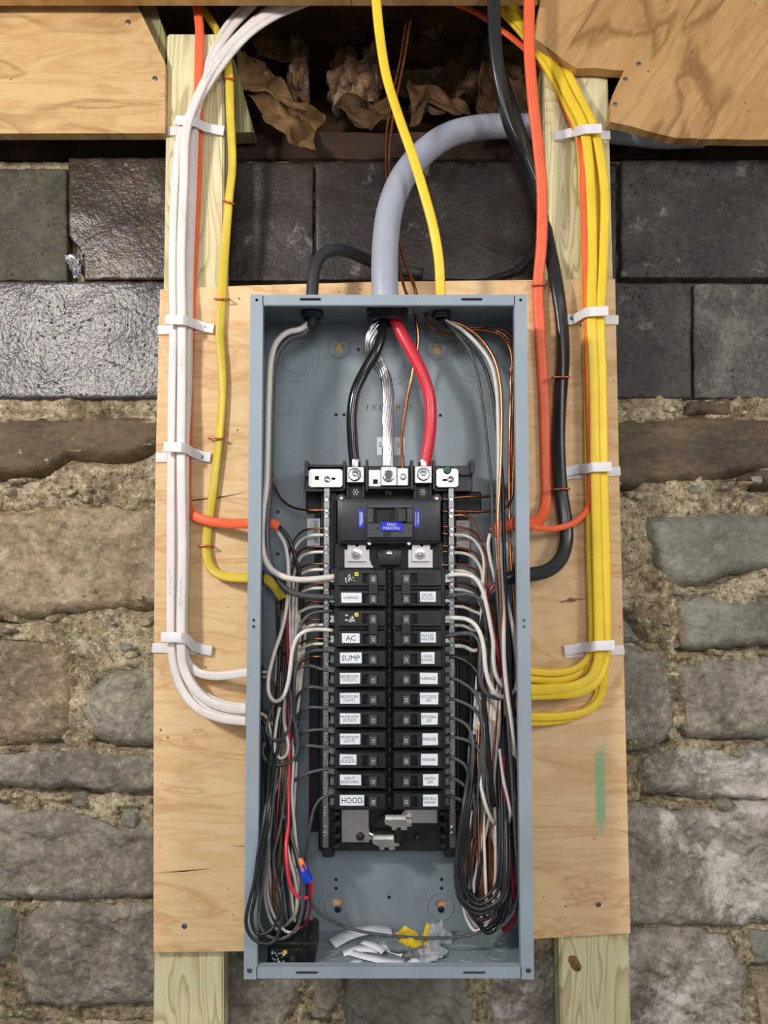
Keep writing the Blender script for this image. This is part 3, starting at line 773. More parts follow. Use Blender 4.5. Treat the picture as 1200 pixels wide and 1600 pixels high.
for z0, z1, tag_ in ((ZT - SZ(17, 0), ZT, 't'), (ZB, ZB + SZ(18.5, 0), 'b')):
    hs = []
    for hx in (485, 737) if tag_ == 't' else (480, 741):
        c = P(hx, 468 if tag_ == 't' else 1519, 0); hs.append([(c.x - SZ(18, 0), c.z - SZ(1, 0)), (c.x - SZ(14, 0), c.z - SZ(2.4, 0)), (c.x + SZ(14, 0), c.z - SZ(2.4, 0)), (c.x + SZ(18, 0), c.z - SZ(1, 0)), (c.x + SZ(16, 0), c.z + SZ(2, 0)), (c.x - SZ(16, 0), c.z + SZ(2, 0))])
    m = plate(rect(X0 + FL + .0012, z0, X1 - FL - .0012, z1), hs, -.0012, .0004)
    zz = z0 if tag_ == 't' else z1
    m.box((X0 + FL, -.0012, zz - .0004), (X1 - FL, .006, zz + .0004))
    O('front_flange', m, 'enclosure_paint', enc)
def ringko(px, py, rs, y=YBK, name='knockout'):
    m = MB()
    for r in rs: m.torus(P(px, py, y) + Vector((0, .0001, 0)), (0, -1, 0), SZ(r, y), .0007, 40, 6)
    m.lathe(P(px, py, y), (0, -1, 0), [(SZ(rs[-1], y), -.001), (SZ(rs[-1], y) - .0006, .0006), (0, .0006)], 40)
    O(name, m, 'enclosure_inside', enc, smooth=True)
ringko(463, 562, (36, 27, 22)); ringko(741, 562, (36, 27, 22)); ringko(612, 572, (30, 22)); ringko(440, 632, (17, 16)); ringko(773, 632, (17, 16))
ringko(475, 1390, (30, 22)); ringko(745, 1390, (30, 22))
def floor_ko(px, py, rs):
    z = ZB + TH
    d = P(px, py, .05) - CAM; t = (z - CAM.z) / d.z; c = CAM + d * t
    m = MB()
    for r in rs: m.torus(c, (0, 0, 1), SZ(r, .06), .0007, 40, 6)
    O('knockout', m, 'enclosure_inside', enc, smooth=True)
for a_ in ((728, 1492, (29, 19)), (772, 1476, (12,)), (778, 1492, (14,)), (590, 1490, (30,)), (520, 1492, (12,))): floor_ko(*a_)
for px, py in ((530, 543), (683, 545), (528, 1414), (688, 1416)):
    m = MB(); c = P(px, py, YBK)
    r = SZ(17 if py < 900 else 20, YBK)
    m.torus(c, (0, -1, 0), r, .0012, 32, 6); O('mounting_dimple', m, 'enclosure_inside', enc, smooth=True)
for px, py in ((528, 1421), (689, 1421)):
    nailhead(px, py, YBK - .001, 5, enc, 'dark_steel', 'mounting_screw')
for px in (562, 653): nailhead(px, 1402, YBK, 2.2, enc, 'enclosure_inside', 'rivet')
# factory stickers on the enclosure
def sticker(px0, py0, px1, py1, y, mat, parent, name='sticker', t=.0003):
    m = MB(); m.pbox(px0, py0, px1, py1, y, y + t, 0); return O(name, m, mat, parent)
st = sticker(589, 683, 632, 711, YBK - .0004, 'sticker_white', enc)
text('23', 596, 695, YBK - .0006, 7, 'ink_dark', st); text('SA', 626, 695, YBK - .0006, 7, 'ink_dark', st)
st = sticker(736, 848, 794, 917, YBK - .0010, 'sticker_white', enc)
m = MB()
for r in range(2):
    for k in range(26):
        x = 739 + k * 2.05
        if R.random() < .8: m.pbox(x, 858 + r * 28, x + R.uniform(.5, 1.2), 880 + r * 28 + R.uniform(-4, 4), YBK - .0012, YBK - .0010)
O('fine_print', m, 'ink_grey', st, kind='stuff')
st = sticker(794, 848, 806, 905, YBK - .0010, 'label_orange', enc)
m = MB(); m.prism([(796, 861), (804, 861), (800, 852)], YBK - .0013, YBK - .001); O('warning_triangle', m, 'ink_dark', st)
text('WARNING', 802.5, 885, YBK - .0013, 4, 'ink_dark', st, rot=-math.pi / 2, maxw=34)

# conduit fittings: threaded bushings under the top wall, clamp connectors through the sides
def bushing(px, y, r, r2, label, n=4):
    zt = ZT - TH; x = P(px, 485, y).x
    t = thing('cable_bushing', label, 'cable fitting', (x, y, zt - .02))
    m = MB(); prof = [(r, 0), (r, -.003)]
    for k in range(n): prof += [(r * .9, -.0035 - k * .0036), (r * .96, -.0052 - k * .0036)]
    prof += [(r * .86, -.004 - n * .0036), (r * .70, -.004 - n * .0036), (r * .66, .0)]
    m.lathe((x, y, zt), (0, 0, 1), prof, 28); O('threaded_collar', m, 'dark_steel', t, smooth=True)
    m = MB(); m.lathe((x, y, zt - .0001), (0, 0, 1), [(r2, 0), (r2, -.0026), (r * .98, -.0026)], 6 if n < 3 else 12); O('lock_nut', m, 'galvanized', t, smooth=True)
    m = MB(); m.lathe((x, y, ZT), (0, 0, 1), [(r * .95, -.001), (r * .95, .006), (r * .8, .008)], 28); O('clamp_body', m, 'galvanized', t, smooth=True)
    return x
bushing(488, .060, .0165, .0205, 'small threaded bushing at the top left of the panel, black cable entering', 2)
bushing(605, .055, .0300, .0345, 'large threaded bushing at the top centre, grey service cable entering', 4)
bushing(690, .060, .0130, .0160, 'small bushing at the top right of the panel, yellow cable entering', 2)
def side_clamp(s, py, y, h, label):
    x = X0 if s < 0 else X1; z = P(0, py, y).z
    t = thing('cable_connector', label, 'cable fitting', (x, y, z))
    m = MB(); m.box((x + s * .001, y - h, z - h), (x + s * .009, y + h * .8, z + h), .002, 2); O('clamp_body', m, 'galvanized', t, smooth=True)
    m = MB(); m.lathe((x - s * TH, y, z), (-s, 0, 0), [(h * 1.05, 0), (h * 1.05, .0025), (h * .86, .003), (h * .86, .007), (h * .7, .007)], 14); O('lock_nut', m, 'dark_steel', t, smooth=True)
    for dz in (-1, 1):
        m = MB(); m.lathe((x + s * .005, y - h, z + dz * h * .72), (0, -1, 0), [(.0034, 0), (.0034, .002), (.002, .0028), (.0008, .0028)], 12); O('clamp_screw', m, 'bright_steel', t, smooth=True)
side_clamp(-1, 1112, .055, .017, 'galvanized connector on the left wall of the panel holding the lowest white cables')
side_clamp(-1, 817, .070, .013, 'galvanized connector on the left wall where the orange cable enters')
side_clamp(-1, 903, .078, .012, 'connector on the left wall where the single yellow cable enters')
side_clamp(-1, 1053, .072, .013, 'connector on the left wall where the upper white cables enter')
side_clamp(1, 1078, .055, .017, 'galvanized connector on the right wall holding the middle yellow cables')
side_clamp(1, 818, .055, .014, 'galvanized connector on the right wall where the orange cables enter')
side_clamp(1, 895, .060, .018, 'galvanized connector on the right wall where the thick black cable enters')
side_clamp(1, 1052, .085, .012, 'connector on the right wall holding the upper pair of yellow cables')
side_clamp(1, 1126, .085, .012, 'connector on the right wall holding the lowest pair of yellow cables')

# ------------------------------------------------------------------ interior assembly
ia = thing('busbar_assembly', 'black plastic interior of the panel carrying the bus bars and neutral bars', 'bus bar assembly', P(608, 1335, .1))
m = MB(); m.pbox(524, 870, 694, 1330, .100, .118, .002); m.pbox(478, 768, 520, 800, .105, .119, .002); m.pbox(698, 768, 752, 800, .105, .119, .002)
m.pbox(484, 1015, 503, 1300, .112, .119, .001); m.pbox(716, 940, 735, 1300, .112, .119, .001)
for px in (492, 714): m.pbox(px, 800, px + 18, 880, .108, .119, .001)
O('base_frame', m, 'deep_black_plastic', ia, smooth=True)
m = MB(); m.pbox(500, 764, 526, 1330, .078, .119, .002); m.pbox(690, 764, 716, 1330, .078, .119, .002)
m.pbox(504, 1322, 522, 1340, .070, .112, .002); m.pbox(694, 1322, 713, 1340, .070, .112, .002)
O('side_rail', m, 'deep_black_plastic', ia, smooth=True)
m = MB()
for k in range(15):
    py = 1018 + k * 20
    if py > 1290: break
for py in (1268, 1285, 1305, 1320): m.pbox(520, py, 530, py + 7, .066, .085, .001); m.pbox(688, py, 698, py + 7, .066, .085, .001)
O('rail_ribs', m, 'black_plastic', ia)
# head of the interior with its barriers
m = MB(); m.pbox(476, 728, 738, 768, .066, .119, .001)
for x0, x1, y0, y1 in ((476, 481, 720, 745), (536, 540, 720, 765), (571, 575, 718, 768), (641, 646, 719, 765), (676, 680, 719, 765), (735, 741, 718, 740)):
    m.pbox(x0, y0, x1, y1, .045, .08, .0008)
m.pbox(476, 764, 505, 768, .05, .08, .0006); m.pbox(572, 760, 645, 764, .048, .08, .0006); m.pbox(480, 726, 540, 730, .055, .08, .0006)
m.prism([(700, 728), (716, 731), (732, 726), (742, 722), (742, 732), (735, 742), (720, 742)], .056, .075)
O('top_barrier', m, 'black_plastic', ia, smooth=True)
# neutral bars with their rows of screws
def neutral_bar(px0, px1, xx):
    m = MB(); a, b = P(px0, 1040, .056), P(px1, 1040, .056)
    zt, zb = P(0, 762, .056).z, P(0, 1325, .056).z
    m.box((a.x, .056, zt), (b.x, .067, zb), .0008)
    nb = O('neutral_bar', m, 'bar_metal', ia, smooth=True)
    ys_ = [780]
    for i in range(18):
        y = 797 + 28.5 * i + .045 * i * i
        ys_ += [y, y + 9]
    for i, py in enumerate(ys_):
        if py > 1318: continue
        if i and R.random() < .04: continue
        z = P(0, py, .056).z; x = (a.x + b.x) / 2 + R.uniform(-.0004, .0004); an = R.uniform(0, 3.1)
        m = MB(); r = .0035
        m.lathe((x, .0562, z), (0, -1, 0), [(r, 0), (r, .0008), (r * .8, .0014), (r * .3, .0013)], 12)
        d = Vector((math.cos(an), 0, math.sin(an))) * r * .75; e = Vector((-math.sin(an), 0, math.cos(an))) * .00055
        c = Vector((x, .0547, z)); m.add([c - d - e, c + d - e, c + d + e, c - d + e, c - d - e - Vector((0, .0003, 0)), c + d - e - Vector((0, .0003, 0)), c + d + e - Vector((0, .0003, 0)), c - d + e - Vector((0, .0003, 0))], [(0, 1, 2, 3), (4, 5, 6, 7), (0, 1, 5, 4), (1, 2, 6, 5), (2, 3, 7, 6), (3, 0, 4, 7)])
        O('terminal_screw', m, 'screw_zinc', nb, smooth=True)
    return nb
nbl = neutral_bar(504.5, 514.5, 0); nbr = neutral_bar(701.5, 711, 0)
# top straps
def chamf(x0, y0, x1, y1, c): return [(x0 + c, y0), (x1 - c, y0), (x1, y0 + c), (x1, y1 - c), (x1 - c, y1), (x0 + c, y1), (x0, y1 - c), (x0, y0 + c)]
for (x0, x1, nm) in ((482.5, 535, 'L'), (682, 716, 'R')):
    hs = []
    yy = .052
    if nm == 'L':
        c = P(495, 747, yy); hs.append(rect(c.x - SZ(3.2, yy), c.z - SZ(3.2, yy), c.x + SZ(3.2, yy), c.z + SZ(3.2, yy)))
        c = P(521, 748, yy); hs.append([(c.x + SZ(3.4, yy) * math.cos(a) , c.z + SZ(2.0, yy) * math.sin(a)) for a in [2 * math.pi * k / 10 for k in range(10)]])
    else:
        c = P(695, 750, yy); hs.append([(c.x + SZ(4.5, yy) * math.cos(a), c.z + SZ(1.8, yy) * math.sin(a)) for a in [2 * math.pi * k / 10 for k in range(10)]])
    w_ = [P(x, y, yy) for x, y in chamf(x0, 733 if nm == 'L' else 732.5, x1, 761, 3)]
    so = O('neutral_strap', plate([(p.x, p.z) for p in w_], hs, yy, yy + .002), 'tin_plate', ia)
    m = MB(); c = P(511.5 if nm == 'L' else 704, 749, yy); m.lathe(c, (0, -1, 0), [(SZ(5, yy), 0), (SZ(5, yy), .001), (SZ(3.5, yy), .002), (SZ(1, yy), .0012)], 14); O('strap_screw', m, 'bright_steel', so, smooth=True)
m = MB(); c = P(699, 734.5, .051); r = SZ(6.4, .05); m.lathe(c, (0, -1, 0), [(r, 0), (r, .0016), (r * .8, .003), (r * .3, .0032), (r * .25, .002)], 16); O('bonding_screw', m, 'green_screw', ia, smooth=True, label='green bonding screw')
m = MB(); m.pbox(576, 734, 596, 760, .058, .064, .0004); O('neutral_link', m, 'bus_aluminium', ia)
m = MB(); m.pbox(583, 749, 590.5, 756, .0575, .0585); O('square_hole', m, 'recess_shade_black', ia)  # flat black patch painted as the shaded inside of a hole
def lug(x0, y0, x1, y1, cx_, cy_, r, hexd, name, mat='bus_aluminium', parent=ia):
    m = MB(); m.pbox(x0, y0, x1, y1, .040, .066, .0008); lo = O(name, m, mat, parent, smooth=True)
    yy = .040
    m = MB(); rr = SZ(r, yy)
    pr = [(rr, -.001), (rr, .0016), (rr * .8, .0022), (rr * .62, .0014)] if hexd else [(rr, -.001), (rr, .003), (rr * .86, .0046), (rr * .45, .0042), (rr * .3, .003), (rr * .2, .0036)]
    m.lathe(P(cx_, cy_, yy), (0, -1, 0), pr, 22); s_ = O('set_screw', m, 'bright_steel', lo, smooth=True)
    if hexd:
        m = MB(); m.lathe(P(cx_, cy_, yy), (0, -1, 0), [(rr * .58, .0005), (rr * .58, .0015), (rr * .5, .0015)], 6); O('hex_socket', m, 'dark_steel', lo)
    return lo
lug(595, 729, 620, 759, 607, 744, 9.5, True, 'neutral_lug')
lg = lug(620.5, 731, 638, 759, 630, 745, 5.2, False, 'ground_lug')
# embossed N between the lugs
text('N', 607, 769, .0655, 9, 'satin_black_plastic', ia)
for px0 in (545, 650):
    m = MB(); m.pbox(px0, 760, px0 + 22, 782, .058, .07, .0008); m.pbox(px0 - 4, 756, px0 + 1, 790, .052, .072, .0006); m.pbox(px0 + 20, 756, px0 + 25, 790, .052, .072, .0006); o1 = O('vent_cover', m, 'deep_black_plastic', ia)
    m = MB()
    for k in range(6):
        a = k * math.pi / 3; m.lathe(P(px0 + 10.5 + 4 * math.cos(a), 769 + 4 * math.sin(a), .058), (0, -1, 0), [(.0009, -.001), (.0009, .0003)], 6)
    m.lathe(P(px0 + 10.5, 769, .058), (0, -1, 0), [(.0011, -.001), (.0011, .0003)], 6)
    O('vent_dots', m, 'sticker_white', o1, kind='stuff')
# bus stabs below the breakers
m = MB(); m.pbox(528, 1262, 690, 1330, .088, .102, .001); O('bus_backing', m, 'deep_black_plastic', ia)
m = MB(); m.prism([(534, 1264), (576, 1264), (576, 1292), (578, 1300), (583, 1306), (590, 1308), (590, 1313), (577, 1312), (577, 1316), (534, 1316)], .080, .083); O('bus_bar', m, 'bus_aluminium', ia)
m = MB(); m.prism([(683, 1265), (683, 1286), (640, 1286), (638, 1281), (625, 1280), (622, 1274), (630, 1266), (640, 1264)], .080, .083); O('bus_bar', m, 'bus_aluminium', ia)
def stab(dx, dy):
    m = MB()
    m.prism([(x + dx, y + dy) for x, y in ((583, 1304), (615, 1304), (615, 1312), (583, 1312))], .066, .078)
    m.prism([(x + dx, y + dy) for x, y in ((581, 1312), (616, 1312), (616, 1317), (624, 1318), (624, 1322), (617, 1323), (617, 1328), (608, 1328), (607, 1324), (601, 1324), (600, 1328), (594, 1328), (592, 1322), (583, 1319))], .060, .076)
    O('bus_stab', m, 'tin_plate', ia)
    m = MB(); a, b = P(577 + dx if dy == 0 else 634, 1302 + dy if dy == 0 else 1268, .070), P(588 + dx if dy == 0 else 626, 1306 + dy if dy == 0 else 1276, .070)
    m.tube([a, (a + b) / 2 + Vector((0, -.001, 0)), b], .0026, n=8); O('bus_crimp', m, 'bus_aluminium', ia, smooth=True)
stab(0, 0); stab(19, -31)
for px in (563, 652):
    m = MB(); r = SZ(6.5 if px < 600 else 4.5, .08); m.lathe(P(px, 1306, .082), (0, -1, 0), [(r, 0), (r, .003), (r * .7, .006), (r * .2, .0068)], 16); O('bus_rivet', m, 'black_plastic', ia, smooth=True)
m = MB(); m.torus(P(609, 1300, .085), (0, -1, 0), SZ(26, .085), .0015, 40, 6); O('insulator_ring', m, 'black_plastic', ia, smooth=True)
m = MB(); m.pbox(606, 885, 612, 1262, .075, .10); O('centre_spine', m, 'deep_black_plastic', ia)
m = MB()
for k in range(24): m.pbox(607, 890 + k * 15.5, 610.5, 895 + k * 15.5, .0735, .0755)
O('spine_marks', m, 'grey_plastic', ia, kind='stuff')
# serial sticker hanging beside the left neutral bar, rating plate beside the right one
st = sticker(480, 810, 506, 853, .085, 'sticker_white', ia); text('234-581   SAP', 494, 831, .0848, 7, 'ink_dark', st, rot=-math.pi / 2, maxw=36)
st = sticker(710, 813, 733.5, 857, .085, 'sticker_beige', ia, 'rating_plate')
m = MB()
for py in (817, 820, 823, 826, 829, 832.5, 836): m.pbox(713, py, 713 + R.uniform(9, 17), py + .9, .0847, .085)
m.pbox(718, 840, 730, 841.2, .0847, .085); m.pbox(718, 843, 728, 844, .0847, .085); m.pbox(713, 851, 719, 852, .0847, .085)
O('fine_print', m, 'ink_brown', st, kind='stuff')
m = MB(); m.torus(P(714.5, 843, .0849), (0, -1, 0), SZ(2.6, .085), .0003, 20, 4); O('approval_mark', m, 'ink_brown', st)

# ------------------------------------------------------------------ main breaker
mbk = thing('main_breaker', 'large black main breaker with blue labels at the head of the panel', 'circuit breaker', P(608, 850, .06))
m = MB(); m.pbox(527, 779, 689, 850, .034, .09, .003, 2)
for px, py in ((533, 779), (683, 779)):
    m.lathe(P(px, py, .036), (0, -1, 0), [(SZ(8, .036), -.04), (SZ(8, .036), 0), (SZ(6.5, .036), .001)], 18)
O('housing', m, 'black_plastic', mbk, smooth=True)
m = MB(); m.pbox(532, 783, 686, 845, .030, .036, .0015, 2); O('cover', m, 'satin_black_plastic', mbk, smooth=True)
m = MB()      # framed handle escutcheon with a real opening
for bx in ((573, 787, 645, 794), (573, 817, 645, 840), (573, 794, 584, 817), (635, 794, 645, 817)): m.pbox(*bx, .0225, .031, .0008)
O('handle_frame', m, 'satin_black_plastic', mbk, smooth=True)
m = MB(); m.pbox(583, 793, 636, 818, .0285, .0305); O('handle_well', m, 'recess_shade_black', mbk)
m = MB(); m.prism([(621, 794), (634, 795.5), (634, 814), (621, 815)], .014, .028); m.pbox(617.5, 793.5, 620, 815, .020, .028); O('toggle_handle', m, 'black_plastic', mbk)
for k, py in enumerate((799, 804.5, 810)):
    for dx in (-3, 0, 3):
        m = MB(); m.lathe(P(627.5 + dx, py, .0138), (0, -1, 0), [(.0006, 0), (.0006, .0004)], 6); O('grip_dot', m, 'deep_black_plastic', mbk)
m = MB(); m.pbox(595, 815.5, 629, 829.5, .0195, .0215, .0003); bl = O('name_label', m, 'label_blue', mbk)
text('MAIN\nPRINCIPAL', 612, 822.5, .0193, 4.7, 'print_white', bl, maxw=27)
for px in (564.5, 651.5):
    m = MB(); m.pbox(px - 4, 796.5, px + 4, 824.5, .0296, .0304); s_ = O('side_label', m, 'label_blue', mbk)
    m = MB()
    for j, dx in enumerate((-2, 0, 2)): m.pbox(px + dx - .5, 799 + j, px + dx + .4, 822 - j * 2, .0294, .0297)
    O('fine_print', m, 'print_white', s_, kind='stuff')
text('ON', 580, 806, .0222, 4, 'black_plastic', mbk, rot=math.pi / 2)
m = MB(); m.lathe(P(590, 825, .0225), (0, -1, 0), [(SZ(1.7, .022), -.001), (SZ(1.7, .022), .0002)], 10); O('test_hole', m, 'recess_shade_black', mbk)  # black disc, the shade of a hole given as colour
m = MB(); m.pbox(599, 830, 611, 838, .0218, .0226); O('lock_slot', m, 'deep_black_plastic', mbk)
for px, py in ((533.5, 778.5), (682.5, 779), (577, 849.5), (639, 849.5)):
    m = MB(); r = SZ(3.3, .034); m.lathe(P(px, py, .0345), (0, -1, 0), [(r, -.002), (r, .001), (r * .6, .0018)], 12); O('rivet', m, 'tin_plate', mbk, smooth=True)
lug(542, 729, 569, 754, 554.5, 741.5, 10.2, False, 'line_lug', parent=mbk); lug(648, 728, 675, 755, 661.5, 741, 10.2, False, 'line_lug', parent=mbk)
m = MB(); m.pbox(522, 848, 694, 888, .066, .10, .001); O('lower_housing', m, 'deep_black_plastic', mbk)
for px in (557, 657):
    s = 1 if px > 600 else -1
    m = MB()
    if s < 0: m.prism([(538.5, 859), (577, 859), (577, 872), (580, 882), (585, 888), (538.5, 888)], .058, .062)
    else: m.prism([(638, 859), (676, 859), (676, 888), (638, 888)], .058, .062)
    b_ = O('load_strap', m, 'bus_aluminium', mbk)
    m = MB(); x0, x1 = (543, 571.5) if s < 0 else (644, 672); m.prism([(x0, 851), (x0 + 12, 851), (x0 + 13, 854), (x0 + 17, 854), (x0 + 18, 851), (x1, 851), (x1, 877), (x0, 877)], .050, .057); O('load_plate', m, 'bus_aluminium', b_)
    cxp = 557 if s < 0 else 656.5
    m = MB(); r = SZ(8.3, .05); m.lathe(P(cxp, 866, .050), (0, -1, 0), [(r, 0), (r, .0014), (r * .66, .0016), (r * .64, .003), (r * .36, .0034), (r * .34, .007), (r * .2, .0078)], 20); O('load_bolt', m, 'bright_steel', b_, smooth=True)
m = MB(); m.pbox(590, 857, 628, 884, .052, .068, .003, 2); O('centre_boss', m, 'black_plastic', mbk, smooth=True)
m = MB(); r = SZ(5.6, .05); m.lathe(P(608.5, 863, .052), (0, -1, 0), [(r, -.001), (r, .0008), (r * .7, .002), (r * .3, .0012)], 14); O('boss_screw', m, 'bright_steel', mbk, smooth=True)

# ------------------------------------------------------------------ branch breakers
def printing(cx_, cy_, y, parent, w_=1.0):
    m = MB()
    for k in range(18):
        x = cx_ - 10 + R.uniform(0, 14); yy = cy_ - 7 + R.uniform(0, 12)
        if (x - cx_ > 1 and yy - cy_ < -2): continue
        m.pbox(x, yy, x + R.uniform(1, 3), yy + R.uniform(1.2, 3), y - .0003, y)
    O('printed_marking', m, 'print_white', parent, kind='stuff')
    m = MB(); m.pbox(cx_ + 5, cy_ - 9, cx_ + 11, cy_ - 3, y - .0003, y); yl = O('yellow_mark', m, 'label_yellow', parent)
    m = MB(); m.pbox(cx_ + 7.2, cy_ - 6.8, cx_ + 8.8, cy_ - 5.2, y - .0005, y - .0002); O('mark_dot', m, 'ink_dark', yl)
YF = 0.031
def breaker(side, rows, legend, amps, lab_rect, tsize, label, group):
    """rows: photograph y of each pole's centre; side -1 left column, +1 right column"""
    s = side
    def X(d): return 609 + s * d          # d: pixels outward from the middle of the panel
    cy0, cy1 = rows[0] - 15.4, rows[-1] + 15.4
    t = thing('circuit_breaker', label, 'circuit breaker', P(X(45), cy1, .07), group)
    m = MB(); xa, xb = sorted((X(4), X(87)))
    m.pbox(xa, cy0 + .4, xb, cy1 - .4, .042, .088, .0012)
    xa, xb = sorted((X(78), X(93)))
    for r in rows: m.pbox(xa, r - 13, xb, r - 4, .056, .085, .001); m.pbox(xa, r + 7, xb, r + 13, .056, .085, .001); m.pbox(min(X(78), X(88)), r - 5, max(X(78), X(88)), r + 8, .060, .085)
    O('body', m, 'black_plastic', t, smooth=True)
    for r in rows:
        o0, o1 = 19, 43                   # handle opening, outward pixels
        m = MB()
        for d0, d1, a, b in ((8, o0, -11, 12.5), (o1, 80, -11, 12.5), (o0, o1, -11, -6.5), (o0, o1, 9, 12.5)):
            xa, xb = sorted((X(d0), X(d1))); m.pbox(xa, r + a, xb, r + b, YF, .043, 0)
        m.pbox(min(X(6), X(82)), r - 13.4, max(X(6), X(82)), r + 14, .0375, .043, .001)
        # chamfered shoulder along the top of the face
        za, zb = P(0, r - 13, YF).z, P(0, r - 10.6, YF).z
        xa, xb = sorted((P(X(8), r, YF).x, P(X(80), r, YF).x))
        m.add([(xa, YF + .006, za), (xb, YF + .006, za), (xb, YF - .0002, zb), (xa, YF - .0002, zb), (xa, YF + .006, zb), (xb, YF + .006, zb)], [(0, 1, 2, 3), (0, 3, 4), (1, 5, 2), (2, 5, 4, 3)])
        fp = O('face', m, 'black_plastic', t)
        m = MB(); xa, xb = sorted((X(o0), X(o1))); m.pbox(xa, r - 6.5, xb, r + 9, .0368, .0378); O('handle_slot', m, 'recess_shade_black', fp)
        # toggle lever leaning to the middle
        h0, h1, h2, h3 = 19.5, 34, 20.5, 31
        if len(rows) > 1: pass
        za, zb = P(0, r - 6, YF).z, P(0, r + 8.5, YF).z
        A = [P(X(d), r, YF).x for d in (h0, h1)]; B = [P(X(d), r, .02).x for d in (h2, h3)]
        zc, zd = P(0, r - 4.2, .018).z, P(0, r + 9.5, .018).z
        m = MB(); m.add([(A[0], .037, za), (A[1], .037, za), (A[1], .037, zb), (A[0], .037, zb), (B[0], .018, zc), (B[1], .018, zc), (B[1], .018, zd), (B[0], .018, zd)], [(0, 1, 2, 3), (4, 5, 6, 7), (0, 1, 5, 4), (1, 2, 6, 5), (2, 3, 7, 6), (3, 0, 4, 7)])
        hd = O('toggle_handle', m, 'handle_plastic', t)
        text(amps, X(25.7), r + 2.8, .0177, 5.2, 'print_white', hd, rot=math.pi / 2 if s < 0 else math.pi / 2, name='ampere_number', maxw=8)
        # terminal clamp and screw at the outer end
        m = MB(); m.prism([(X(84), r - 3), (X(93), r - 4), (X(93), r), (X(90), r + 1), (X(90), r + 4), (X(94), r + 4), (X(94), r + 7), (X(85), r + 8)], .050, .058); O('terminal_clamp', m, 'grey_plastic' if len(rows) == 1 else 'tin_plate', t)
        if len(rows) == 1:
            m = MB(); m.prism([(X(83), r - 16), (X(95), r - 18), (X(97), r - 11), (X(88), r - 9), (X(83), r - 9)], .048, .060); O('retaining_tab', m, 'grey_plastic', t)
        m = MB(); m.lathe(P(X(88), r + 2, .052), (0, -1, 0), [(.0035, -.001), (.0035, .0005), (.002, .0012), (.001, .0006)], 12); O('terminal_screw', m, 'bright_steel', t, smooth=True)
    if len(rows) > 1:                     # handle tie
        xa, xb = sorted((X(18.5), X(33))); m = MB(); m.pbox(xa, rows[0] + 6.5, xb, rows[1] - 5, .019, .030, .0008); O('handle_tie', m, 'black_plastic', t)
        if s < 0: printing(549, rows[0] + 1, YF - .0001, t)
        else:
            m = MB(); m.pbox(653, rows[0] - 8, 679, rows[0] + 9, YF - .0004, YF); O('blank_inset', m, 'deep_black_plastic', t)
    x0, y0, x1, y1 = lab_rect; r = rows[-1]
    m = MB(); jag = [(x0, r + y0), (x1, r + y0 + R.uniform(-.6, .6)), (x1 + R.uniform(-.5, .5), r + y1), (x0 + R.uniform(-.3, .6), r + y1 + R.uniform(-.6, .6))]
    m.prism(jag, YF - .0006, YF - .0001); lb = O('name_label', m, 'sticker_white', t)
    two = '\n' in legend
    text(legend, (x0 + x1) / 2 - (1 if two or len(legend) > 5 else 0), r + (y0 + y1) / 2, YF - .0008, tsize, 'ink_grey' if tsize < 7 else 'ink_dark', lb, maxw=(x1 - x0) * .84)
    return t
rows = [902, 933.5, 965.3, 996.8, 1028.3, 1060, 1091.5, 1123, 1155, 1187, 1219, 1250.8]
GL, GR = 'breakers in the left column', 'breakers in the right column'
breaker(-1, rows[0:2], 'GARAGE', '60', (533, -7.5, 565, 8), 4.2, 'two-pole black breaker labelled GARAGE, topmost of the left column', GL)
breaker(-1, rows[2:4], 'AC', '30', (534, -7.5, 562, 8), 8, 'two-pole black breaker labelled AC, second in the left column', GL)
breaker(1, rows[0:2], 'DRYER\nOUTLET', '30', (656, -9, 681, 7), 4.6, 'two-pole black breaker labelled DRYER OUTLET, topmost of the right column', GR)
breaker(1, rows[2:4], 'WATER\nHEATER', '30', (657, -9, 681, 7), 4.6, 'two-pole black breaker labelled WATER HEATER, second in the right column', GR)
for i, (lg_, ts, am, wd) in enumerate((('SUMP', 8.4, '20', 565), ('BEDROOM\nOUTLETS', 4.6, '15', 563), ('BEDROOM\nLIGHTS', 4.6, '15', 562), ('MUDROOM\nOUTLETS', 4.6, '15', 563), ('MUDROOM\nLIGHTS', 4.6, '15', 563), ('LIVING\nOUTLETS', 4.6, '15', 557), ('LIGHTS\nBASE/LIVING', 4.6, '15', 564), ('HOOD', 9, '20', 569))):
    breaker(-1, rows[4 + i:5 + i], lg_, am, (531, -8.5, wd, 8), ts, 'single-pole black breaker labelled %s in the left column' % lg_.replace('\n', ' '), GL)
for i, (lg_, x0, x1) in enumerate((('OVEN\nRANGE', 658, 679), ('FURNACE', 656, 684), ('OUTSIDE\nGFI', 656, 685), ('KITCHEN\nGFI', 658, 684), ('FRIDGE', 660, 684), ('WASHER', 658, 684), ('BATH\nGFI', 661, 685), ('MICRO\nWAVE', 661, 684))):
    breaker(1, rows[4 + i:5 + i], lg_, '20', (x0, -9, x1, 9), 4.6, 'single-pole black breaker labelled %s in the right column' % lg_.replace('\n', ' '), GR)
